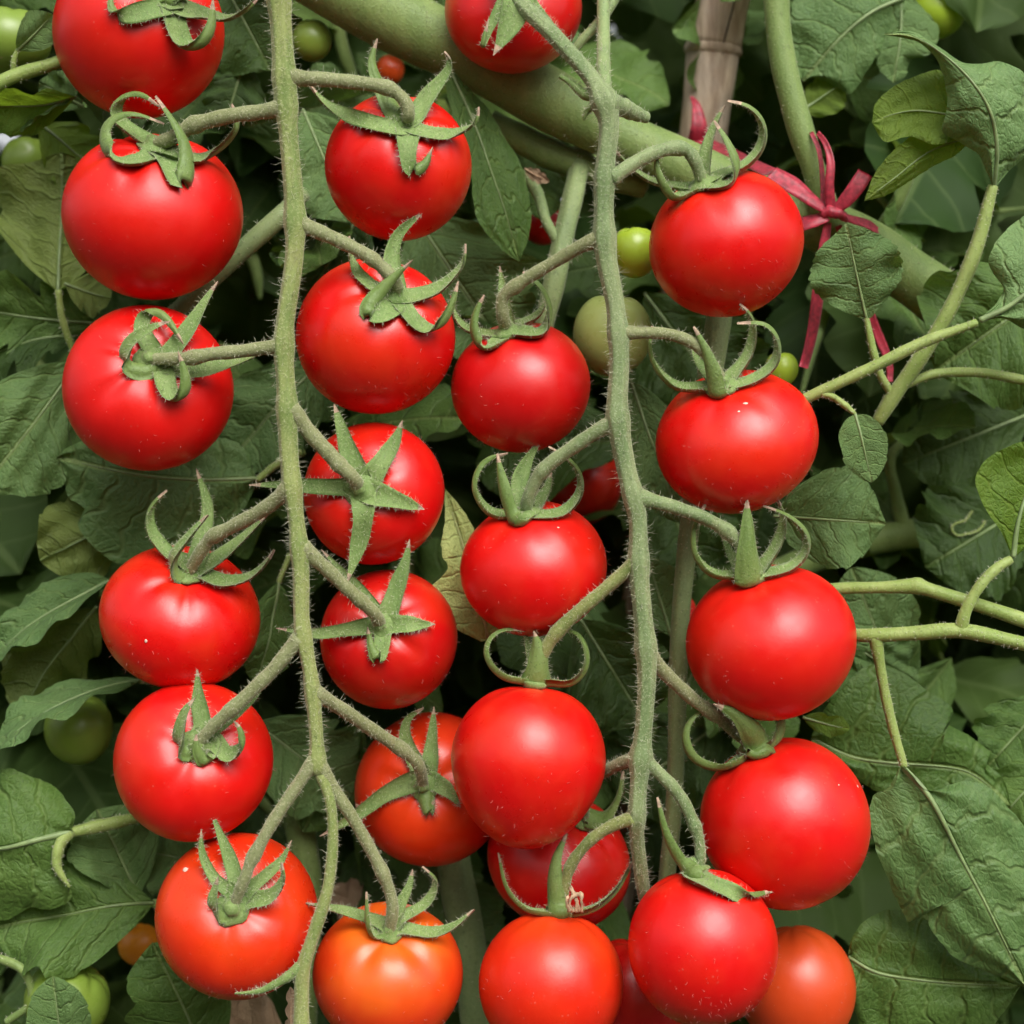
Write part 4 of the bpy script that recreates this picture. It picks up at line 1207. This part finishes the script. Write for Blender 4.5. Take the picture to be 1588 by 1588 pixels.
R[7] = tomato('large glossy red tomato lowest on the right side of the right truss', (1217, 1276, 263, 268, 30, 1168, 1166), 'red', [
    [26, (1152, 1174, -20), (1115, 1190, -36), (1076, 1176, -44), (1062, 1142, -46), (1076, 1112, -44), (1108, 1100, -40)],
    [40, (1182, 1168, -40), (1166, 1136, -80), (1140, 1106, -95), (1106, 1092, -95)],
    [22, (1188, 1158, -20), (1208, 1142, -34), (1212, 1118, -38), (1194, 1101, -36), (1160, 1102, -30)]], group=RG_, sw=26, away=.08, dip=.08)
R[8] = tomato('orange-red tomato cut off by the bottom edge, three upright sepals', (855, 1526, 226, 228, -10, 868, 1418), 'scarlet', [
    [20, (856, 1416, -4), (815, 1408, -4), (786, 1375, -6), (774, 1322, -8)],
    [34, (862, 1418, -8), (858, 1370, -14), (862, 1330, -14), (880, 1292, -10)],
    [25, (880, 1416, -2), (920, 1408, -6), (955, 1380, -8), (981, 1333, -8)]], group=RG_, sw=26, away=.06, dip=.06)
R[9] = tomato('red tomato at the bottom of the right truss under a long curved sepal', (1090, 1468, 231, 244, -70, 1078, 1358), 'red', [
    [30, (1080, 1362, -6), (1050, 1328, -10), (1031, 1286, -12), (1021, 1236, -12)],
    [30, (1078, 1362, -8), (1118, 1377, -14), (1158, 1388, -18), (1198, 1383, -20)]], group=RG_, sw=26, away=.05, dip=.06)
R[10] = tomato('shaded red tomato behind the large round front tomato', (867, 1334, 230, 190, 172, 905, 1262), 'deep', [
    [40, (905, 1262, 0), (935, 1268, -10), (958, 1240, -14), (968, 1196, -10)], [24, (900, 1262, 0), (870, 1250, 4), (850, 1230, 8)]], fuzz=200, group=RG_)
R[11] = tomato('dull orange tomato in the bottom right, behind the front tomatoes', (1236, 1532, 182, 200, 130, 1228, 1440), 'rust', fuzz=160, group=RG_, seed=5, dip=.05)
R[12] = tomato('sliver of a shaded red tomato between the two bottom tomatoes', (985, 1540, 170, 180, 168, 990, 1460), 'deep', fuzz=120, group=RG_)
tomato('dark red tomato at the top edge behind the thick slanting vine', (796, 16, 214, 196, 165, 792, -45), 'deep', [
    [54, (806, -6, -104), (790, 40, -112), (765, 86, -112)], [18, (785, -5, -105), (757, 50, -112), (748, 78, -116), (752, 55, -122), (758, 28, -122)], [13, (826, 4, -108), (862, 48, -108), (895, 96, -104)]], fuzz=200)
tomato('small dark red tomato deep behind the two-toned leaf', (842, 345, 66, 96, 420, 845, 300), 'deep', fuzz=0)
tomato('dark red tomato in deep shade behind the right truss stem', (905, 748, 120, 170, 640, 900, 680), 'deep', fuzz=0)
tomato('tiny dull red tomato peeking over the upper right tomato of the left truss', (605, 108, 44, 48, 560, 606, 88), 'rust', fuzz=0)
tomato('sliver of deep red tomato left of the third right tomato', (1050, 950, 60, 110, 330, 1050, 900), 'deep', fuzz=0)
tomato('ripening yellow-orange tomato in shade beside the lowest left tomato', (216, 1464, 66, 66, 420, 216, 1432), 'amber', fuzz=0)
tomato('pale green tomato behind the upper part of the right truss stem', (950, 518, 122, 132, 190, 952, 452), 'pale', fuzz=120)
tomato('bright green small tomato left of the top tomato of the right truss', (984, 390, 76, 98, 165, 984, 344), 'lime', fuzz=60)
tomato('green tomato shaded by the arched leaf at the lower left', (122, 1130, 104, 136, 300, 122, 1064), 'green', fuzz=0)
tomato('green tomato in the bottom left corner', (104, 1552, 132, 130, 190, 140, 1500), 'green', fuzz=60)
tomato('green tomato at the upper left edge behind the small grey leaf', (14, 62, 130, 104, 230, 20, 12), 'green', fuzz=60)
tomato('dim green tomato left of the second tomato, in shade', (40, 250, 74, 86, 420, 40, 210), 'green', fuzz=0)
tomato('dim green tomato just right of the top of the left truss stem', (484, 62, 62, 84, 300, 484, 20), 'green', fuzz=0)
tomato('yellow-green tomato at the top right edge', (1452, 18, 92, 84, 480, 1450, -20), 'lime', fuzz=0)
tomato('bright green tomato showing beside the second right tomato', (1212, 572, 52, 56, 250, 1212, 545), 'lime', fuzz=0)

M['fleck'] = plain_mat('pale_fleck', (.72, .50, .40), .6, 0, .2)
def fleck(fr, root_label, x, y, w, h):
    p = P(x, y, 400)
    v = nrm(CAM - p)
    for _ in range(900):
        p = p + v * 1.0 * S
        if not fr.inside(p) and p[1] < fr.c[1]:
            break
    root = next(o for o in SC.objects if o.get('label') == root_label)
    nn = nrm(fr.R @ ((fr.R.T @ (p - fr.c)) / np.array([fr.a ** 2, fr.a ** 2, fr.b ** 2])))
    ux = nrm(np.cross(nn, [0, 0, 1.0]))
    uy = np.cross(nn, ux)
    V, F = [p + nn * .9 * S], []
    for k in range(10):
        t = k * math.pi / 5
        rr = 1 + RNG.uniform(-.18, .18)
        V.append(p + (ux * math.cos(t) * w + uy * math.sin(t) * h) * .5 * S * rr - nn * .6 * S)
    F = [(0, 1 + k, 1 + (k + 1) % 10) for k in range(10)]
    mesh_obj('fleck', V, F, M['fleck'], root, fr.c)
for fr, lab, spots_ in ((T[6], 'orange-red tomato lowest on the left side of the left truss', [(287, 1348, 12, 8)]),
                        (R[3], 'large red tomato second on the right side of the right truss, claw-like sepals', [(1156, 625, 7, 4), (1146, 638, 6, 4)]),
                        (R[7], 'large glossy red tomato lowest on the right side of the right truss', [(1330, 1219, 4, 8), (1301, 1217, 5, 3)]),
                        (T[4], 'red tomato fourth from the top on the left side of the left truss', [(226, 994, 5, 6)]),
                        (R[4], 'red tomato in the middle of the left side of the right truss, ring-like sepals', [(866, 818, 7, 4)])):
    for q in spots_:
        fleck(fr, lab, *q)
# ------------------------------------------------------------------ trusses: rachis and pedicels
def truss(label, rachis, rrad, mat, pedicels, extras=(), per_cm=105):
    o0 = P(*rachis[0])
    e = empty('tomato_truss', o0, label, 'fruit truss')
    rx = np.array(rachis, float)
    n = 150
    c, r = path3(rachis, rrad, n)
    # swellings where the pedicels leave
    for ped in pedicels:
        j = P(*ped['pts'][0])
        dd = np.linalg.norm(c - j, axis=1)
        r = r * (1 + .22 * np.exp(-(dd / (20 * S)) ** 2))
    V, F = tube_geo(c, r * .90, 24, .07, 6)
    ro = mesh_obj('rachis', V, F, M[mat], e, o0)
    HV, HF = hair_geo(*tube_hair(c, r, per_cm * 1.15, 2, 27), .28 * S)
    ho = mesh_obj('hairs', HV, HF, M['hair'], ro, o0)
    ho['kind'] = 'stuff'
    for ped in pedicels:
        pts = [list(p) for p in ped['pts']]
        fr = ped.get('fruit')
        nn = 34
        if fr is not None:
            d0 = pts[0][2]
            end = fr.K + fr.ax * 10 * S
            pre = fr.K + fr.ax * 26 * S
            de = end[1] / S
            m = len(pts)
            px = np.array([[p[0], p[1]] for p in pts])
            ln = np.r_[0, np.cumsum(np.linalg.norm(np.diff(px, axis=0), axis=1))]
            ln = ln / (ln[-1] + 30)
            c3 = [P(p[0], p[1], d0 + (pre[1] / S - d0) * t) for p, t in zip(pts, ln)]
            c3 = [push_out(fr, q, 9 * S) if i else q for i, q in enumerate(c3)]
            q = spline(np.array(c3 + [end]), nn)
        else:
            q = spline(np.array([P(*p) for p in pts]), nn)
        s = np.linspace(0, 1, nn)
        pr = ped.get('rad', 11) * S
        rad = pr * (1 + .28 * np.exp(-(s / .10) ** 2) - .10 * s)
        if ped.get('joint', True):
            rad = rad * (1 + .22 * np.exp(-((s - .66) / .05) ** 2) - .08 * np.exp(-((s - .72) / .03) ** 2))
        if ped.get('taper'):
            rad = pr * np.interp(s, [0, .1, 1], ped['taper'])
        V, F = tube_geo(q, rad, 16, .07)
        po = mesh_obj(ped.get('name', 'pedicel'), V, F, M[ped.get('mat', 'pedicel')], e, o0)
        HV, HF = hair_geo(*tube_hair(q, rad, per_cm * .95, 2, 16), .34 * S)
        ho = mesh_obj('hairs', HV, HF, M['hair'], po, o0)
        ho['kind'] = 'stuff'
    return e

RL = -100
left_r = [(424, -60, RL), (432, 0, RL), (440, 110, RL), (447, 200, RL), (457, 320, RL), (456, 400, RL), (440, 520, RL), (445, 620, RL), (449, 710, RL), (458, 790, RL), (466, 880, RL), (468, 970, RL), (482, 1050, RL), (490, 1130, RL), (494, 1200, RL)]
left_w = [18, 18, 17, 15, 16, 14, 15.5, 15, 15.5, 14, 13.5, 13, 12.5, 11.5, 8]
truss('left truss stem, pale downy green, carrying twelve tomatoes', left_r, left_w, 'stem', [
    dict(pts=[(447, 166, RL), (400, 174, RL), (345, 182, RL), (300, 194, RL), (268, 214, RL)], fruit=T[2], rad=12),
    dict(pts=[(440, 536, RL), (385, 543, RL), (330, 549, RL), (285, 556, RL)], fruit=T[3], rad=10.5),
    dict(pts=[(450, 756, RL), (420, 782, RL), (370, 812, RL), (330, 832, RL), (314, 852, RL)], fruit=T[4], rad=11),
    dict(pts=[(465, 990, RL), (420, 1042, RL), (378, 1083, RL), (345, 1112, RL)], fruit=T[5], rad=10.5),
    dict(pts=[(449, 120, RL), (510, 124, RL), (570, 130, RL), (608, 140, RL), (630, 160, RL), (634, 182, RL)], fruit=T[7], rad=11),
    dict(pts=[(460, 344, RL), (500, 362, RL), (550, 385, RL), (590, 412, RL), (612, 436, RL)], fruit=T[8], rad=11),
    dict(pts=[(450, 634, RL), (478, 668, RL), (520, 714, RL), (545, 738, RL)], fruit=T[9], rad=12),
    dict(pts=[(468, 848, RL), (512, 888, RL), (555, 928, RL), (580, 950, RL)], fruit=T[10], rad=11),
    dict(pts=[(486, 1072, RL), (530, 1100, RL), (590, 1140, RL), (636, 1172, RL), (650, 1188, RL)], fruit=T[11], rad=10.5),
    dict(pts=[(490, 1178, RL), (462, 1216, RL), (425, 1272, RL), (392, 1330, RL), (380, 1362, RL)], fruit=T[6], rad=9.5),
    dict(pts=[(490, 1180, RL), (512, 1215, RL), (545, 1266, RL), (582, 1330, RL), (604, 1382, RL), (609, 1412, RL)], fruit=T[12], rad=10),
    dict(name='tail', pts=[(496, 1196, RL), (512, 1240, RL), (516, 1300, RL), (508, 1380, RL), (486, 1450, RL), (470, 1500, RL), (468, 1550, RL), (468, 1640, RL)], rad=8, joint=False, mat='stem', taper=[1.2, .95, 1.55]),
    dict(name='bract', pts=[(470, 1496, RL), (444, 1516, RL), (405, 1536, RL), (364, 1541, RL)], rad=9, joint=False, mat='sepal_in', taper=[1.1, 1, .15]),
    dict(pts=[(432, 0, RL), (400, -30, RL), (330, -50, RL), (285, -30, RL)], fruit=T[1], rad=11),
])
RR = -80
right_r = [(780, -30, 30), (812, 8, 0), (862, 58, -40), (925, 132, -75), (944, 190, RR), (938, 260, RR), (936, 340, RR), (940, 400, RR), (955, 480, RR), (961, 560, RR), (958, 640, RR), (970, 720, RR), (988, 800, RR), (990, 880, RR), (996, 950, RR), (1003, 1030, RR), (1001, 1100, RR), (994, 1180, RR), (988, 1260, RR), (988, 1300, -60), (996, 1370, -20), (1004, 1420, 20)]
right_w = [15, 15, 13.5, 14, 17, 16, 16, 17, 16, 17, 17, 16, 15.5, 16, 15, 15, 14, 14.5, 12.5, 11, 11, 9]
truss('right truss stem, grey-green and downy, carrying the tomatoes on the right', right_r, right_w, 'stem_grey', [
    dict(pts=[(946, 278, RR), (985, 252, RR), (1030, 232, RR), (1062, 232, RR), (1078, 250, RR)], fruit=R[1], rad=11, mat='stem_grey'),
    dict(pts=[(936, 368, RR), (895, 385, RR), (845, 415, RR), (800, 443, RR), (780, 462, RR), (780, 490, RR)], fruit=R[2], rad=10.5, mat='pedicel'),
    dict(pts=[(960, 516, RR), (1000, 516, RR), (1045, 520, RR), (1085, 538, RR), (1106, 566, RR)], fruit=R[3], rad=9.5),
    dict(pts=[(957, 652, RR), (915, 676, RR), (868, 708, RR), (838, 734, RR), (822, 764, RR)], fruit=R[4], rad=11, mat='stem_grey'),
    dict(pts=[(986, 770, RR), (1030, 782, RR), (1085, 800, RR), (1130, 826, RR), (1154, 856, RR)], fruit=R[5], rad=11, mat='stem_grey'),
    dict(pts=[(988, 870, RR), (945, 908, RR), (895, 950, RR), (856, 990, RR), (838, 1024, RR)], fruit=R[6], rad=10.5, mat='stem'),
    dict(pts=[(1000, 1004, RR), (1030, 1042, RR), (1070, 1080, RR), (1108, 1108, RR), (1146, 1140, RR)], fruit=R[7], rad=10.5),
    dict(pts=[(990, 1176, RR), (958, 1186, -70), (920, 1208, -20), (905, 1236, 90)], fruit=R[10], rad=10, mat='stem_grey'),
    dict(pts=[(996, 1178, RR), (1030, 1206, RR), (1062, 1246, RR), (1082, 1296, RR), (1086, 1336, RR)], fruit=R[9], rad=9.5, mat='stem_grey'),
    dict(pts=[(984, 1268, RR), (950, 1280, RR), (915, 1304, RR), (886, 1340, RR), (874, 1386, RR)], fruit=R[8], rad=9, mat='stem'),
    dict(name='broken_stub', pts=[(944, 160, RR), (968, 168, -60), (990, 178, -40), (1003, 182, -30)], rad=17, joint=False, mat='stem_grey', taper=[1.1, 1, .5]),
    dict(name='bract', pts=[(935, 150, -75), (905, 145, -60), (885, 128, -50), (868, 118, -50)], rad=11, joint=False, mat='sepal_in', taper=[.6, 1, .3]),
    dict(name='bract', pts=[(930, 160, -78), (912, 170, -70), (905, 186, -66)], rad=9, joint=False, mat='sepal_in', taper=[.6, 1.0, .2]),
])

# withered flower bit on the calyx of the bottom orange-red tomato
wf = P(892, 1400, -30)
we = empty('withered_petals', wf, 'dry pinkish-brown flower remains on the calyx of the bottom tomato', 'dried flower')
for k in range(5):
    x = 884 + k * 4.5
    y1 = 1380 + RNG.uniform(-8, 12)
    stalk(we, wf, [(x, 1414, -70 + k * 5), (x + RNG.uniform(-6, 6), 1398, -76 + k * 5), (x + RNG.uniform(-12, 14), y1, -74 + k * 5), (x + RNG.uniform(-10, 16), y1 + 4, -68 + k * 5)], [3.4, 2.2, 3.4, 1.0], 'petal', 'dead', 7, 0, 14, rough=.4, flat=.45)

# ------------------------------------------------------------------ pink ribbon tie
def strip(parent, origin, pts, width, name, facing=(0, -1, .2), twist=0., thick=.7):
    q = spline(np.array([P(*p) for p in pts]), 26)
    t = np.gradient(q, axis=0)
    t /= np.linalg.norm(t, axis=1)[:, None]
    f = nrm(facing)
    V, F = [], []
    n = len(q)
    wd = np.interp(np.linspace(0, 1, n), np.linspace(0, 1, len(width)), width) * S * .5
    for i in range(n):
        w = nrm(np.cross(t[i], f))
        nn = np.cross(w, t[i])
        a = twist * i / n
        w, nn = w * math.cos(a) + nn * math.sin(a), nn * math.cos(a) - w * math.sin(a)
        for k, u in enumerate((-1, -.5, 0, .5, 1)):
            cr = math.sin(u * 3 + i * .25) * 1.2 * S
            V.append(q[i] + w * u * wd[i] + nn * (cr + thick * S))
        for k, u in enumerate((-1, -.5, 0, .5, 1)):
            cr = math.sin(u * 3 + i * .25) * 1.2 * S
            V.append(q[i] + w * u * wd[i] + nn * (cr - thick * S))
    for i in range(n - 1):
        b, c = i * 10, (i + 1) * 10
        for k in range(4):
            F.append((b + k, b + k + 1, c + k + 1, c + k))
            F.append((b + 5 + k, c + 5 + k, c + 6 + k, b + 6 + k))
        F += [(b, c, c + 5, b + 5), (b + 4, b + 9, c + 9, c + 4)]
    F += [tuple(range(5)) + tuple(range(9, 4, -1)), tuple((n - 1) * 10 + k for k in (0, 5, 6, 7, 8, 9, 4, 3, 2, 1))]
    return mesh_obj(name, V, F, M['ribbon'], parent, origin)
ro = P(1290, 330, 190)
rib = empty('ribbon_tie', ro, 'pink plastic ribbon knotted round the upright vine', 'ribbon')
c, r = path3([(1266, 338, 182), (1280, 330, 172), (1294, 328, 168), (1306, 334, 172), (1314, 342, 182)], [4, 8, 10, 8, 4], 20)
V, F = tube_geo(c, r, 14, .22, 5)
mesh_obj('knot', V, F, M['ribbon'], rib, ro)
strip(rib, ro, [(1290, 330, 170), (1286, 290, 158), (1288, 250, 156), (1280, 222, 168), (1268, 206, 186)], [18, 16, 14, 10, 8], 'loop', twist=.5)
strip(rib, ro, [(1276, 325, 176), (1276, 280, 178), (1270, 235, 182), (1258, 205, 196)], [8, 9, 8, 7], 'loop', (.6, -1, 0), .6)
strip(rib, ro, [(1292, 328, 168), (1310, 312, 158), (1328, 290, 152), (1342, 268, 152)], [14, 24, 27, 26], 'tail')
strip(rib, ro, [(1288, 328, 172), (1262, 312, 168), (1235, 292, 172), (1196, 268, 190)], [16, 26, 36, 30], 'tail', (.1, -1, .5))
strip(rib, ro, [(1284, 336, 172), (1262, 342, 172), (1240, 350, 178), (1222, 366, 190)], [18, 26, 30, 26], 'tail', (0, -1, .6))
strip(rib, ro, [(1298, 332, 170), (1322, 340, 178), (1345, 348, 190), (1362, 360, 210)], [14, 15, 17, 18], 'tail', (0, -1, .4))
strip(rib, ro, [(1284, 345, 182), (1276, 400, 190), (1268, 460, 196), (1258, 520, 200), (1246, 570, 204)], [14, 24, 26, 25, 24], 'tail', (.4, -1, 0), .4)
strip(rib, ro, [(1300, 350, 200), (1330, 430, 230), (1358, 510, 250), (1378, 560, 255), (1380, 592, 255)], [12, 14, 14, 16, 10], 'tail', (-.5, -1, 0), .6)
strip(rib, ro, [(1196, 268, 190), (1150, 245, 300), (1100, 225, 420), (1075, 210, 470)], [30, 26, 30, 30], 'tail', (0, -1, .5))
strip(rib, ro, [(1075, 235, 470), (1084, 200, 440), (1080, 165, 450), (1072, 150, 470)], [30, 34, 20, 6], 'tail', (.2, -1, .2))

# ------------------------------------------------------------------ foliage behind: separate leaves on three plants, then the mass beyond
variants = []
for k in range(12):
    V, F, uv = leaf_geo(1.0, RNG.uniform(.52, .78), 13, 26, lobes=RNG.uniform(2.0, 3.4), depth=RNG.uniform(.16, .40), arch=RNG.uniform(.2, 1.0),
                        fold=RNG.uniform(.05, .35), wave=RNG.uniform(.06, .12), seed=300 + k, sweep=.6, bul=.028)
    me = bpy.data.meshes.new('leaf')
    me.from_pydata(V.tolist(), [], [tuple(int(i) for i in f) for f in F])
    lay = me.uv_layers.new(name='UVMap')
    li = np.zeros(len(me.loops), dtype=np.int32)
    me.loops.foreach_get('vertex_index', li)
    lay.data.foreach_set('uv', np.asarray(uv)[li].ravel())
    me.polygons.foreach_set('use_smooth', np.ones(len(me.polygons), dtype=bool))
    me.materials.append(M[['leaf', 'leaf_dark', 'leaf_dark', 'leaf', 'leaf_grey', 'leaf'][k % 6]])
    variants.append((me, V, F, uv))

def leaf_matrix(pos, size, rg):
    y = nrm([rg.normal(0, .7), rg.normal(-.35, .4), rg.normal(-.55, .55)])
    z = nrm([rg.normal(0, .5), rg.normal(-.75, .35), rg.normal(.65, .4)])
    z = nrm(z - y * z.dot(y))
    x = np.cross(y, z)
    m = np.eye(4)
    m[:3, 0], m[:3, 1], m[:3, 2], m[:3, 3] = x * size, y * size, z * size, pos
    return m

rg = np.random.default_rng(21)
plants = []
for lab, x0, x1 in (('dense tomato plant filling the background on the left', -420, 500), ('dense tomato plant filling the background in the middle', 500, 1080), ('dense tomato plant filling the background on the right', 1080, 2000)):
    xm = (max(x0, 0) + min(x1, 1588)) / 2
    g0 = P(xm, 800, 950)
    g0[2] = 0
    e = empty('tomato_plant', g0, lab, 'plant')
    plants.append((e, g0, x0, x1))
    cst = np.array([g0, [g0[0] + .03, g0[1] + .02, .5], P(xm + 60, 900, 950), P(xm - 40, 300, 900), P(xm + 30, -300, 950)])
    q = spline(cst, 60)
    V, F = tube_geo(q, np.linspace(.0075, .004, 60), 10, .06)
    mesh_obj('stem', V, F, M['vine'], e, g0)
    for k in range(9):
        a = (rg.uniform(x0 + 60, x1 - 60), rg.uniform(-200, 1750), rg.uniform(420, 900))
        ang = rg.uniform(-1.2, 1.2) + (math.pi / 2 if rg.random() < .5 else 0)
        ln = rg.uniform(180, 420)
        b = (a[0] + math.cos(ang) * ln, a[1] - math.sin(ang) * ln, a[2] + rg.uniform(-100, 200))
        mid = ((a[0] + b[0]) / 2 + rg.normal(0, 25), (a[1] + b[1]) / 2 + 25, (a[2] + b[2]) / 2)
        stalk(e, g0, [a, mid, b], [4, rg.uniform(7, 11), 3], 'leaf_stalk', 'vine', 8)
spots = []
for i in range(17):
    for j in range(17):
        spots.append((-330 + i * 140 + rg.uniform(-60, 60), -330 + j * 140 + rg.uniform(-60, 60), rg.uniform(420, 900)))
rg.shuffle(spots)
for x, y, d in spots[:290]:
    if np.hypot(x - 1012, y - 66) < 165:
        continue
    for e, g0, x0, x1 in plants:
        if x0 <= x < x1 or (x < -420 and x0 == -420) or (x >= 2000 and x1 == 2000):
            o = bpy.data.objects.new('leaf', variants[int(rg.integers(12))][0])
            link(o, e)
            m = leaf_matrix(P(x, y, d) - g0, rg.uniform(190, 330) * S, rg)
            o.matrix_local = Matrix(m.tolist())
            break
# farther foliage that reads as one mass
V_, F_, U_, off = [], [], [], 0
for k in range(2700):
    d = 700 + 5200 * rg.random() ** 1.5
    x = rg.uniform(-700, 2290)
    y = rg.uniform(-900, 2200)
    sz = rg.uniform(260, 520) * (1 + d / 6000)
    if np.hypot(x - 1012, y - 66) < sz * .56 * DC / (DC + d) + 16 or np.hypot(x - 46, y - 134) < sz * .4 * DC / (DC + d) + 6:
        continue
    vi = int(rg.integers(12))
    _, V, F, uv = variants[vi]
    m = leaf_matrix(P(x, y, d), sz * S, rg)
    V_.append(V @ m[:3, :3].T + m[:3, 3])
    F_.append(np.asarray(F) + off)
    U_.append(uv)
    off += len(V)
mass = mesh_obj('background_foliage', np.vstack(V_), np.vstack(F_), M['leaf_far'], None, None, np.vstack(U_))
mass['kind'] = 'stuff'
mass['label'] = 'dark mass of tomato foliage far behind the trusses'

# unseen leaves added behind the viewer to block low sky light
V_, F_, U_, off = [], [], [], 0
for k in range(900):
    pos = np.array([rg.uniform(-2.2, 2.2), rg.uniform(-2.0, -1.35), rg.uniform(.05, 1.42)])
    _, V, F, uv = variants[int(rg.integers(12))]
    m = leaf_matrix(pos, rg.uniform(.12, .22), rg)
    m[:3, 1:3] *= -1
    m[1, :3] *= -1
    V_.append(V @ m[:3, :3].T + m[:3, 3])
    F_.append(np.asarray(F) + off)
    U_.append(uv)
    off += len(V)
row = mesh_obj('added_leaf_screen', np.vstack(V_), np.vstack(F_), M['leaf_far'], None, None, np.vstack(U_))
row['kind'] = 'stuff'
row['label'] = 'unseen leaf screen added behind the viewer against low sky light'
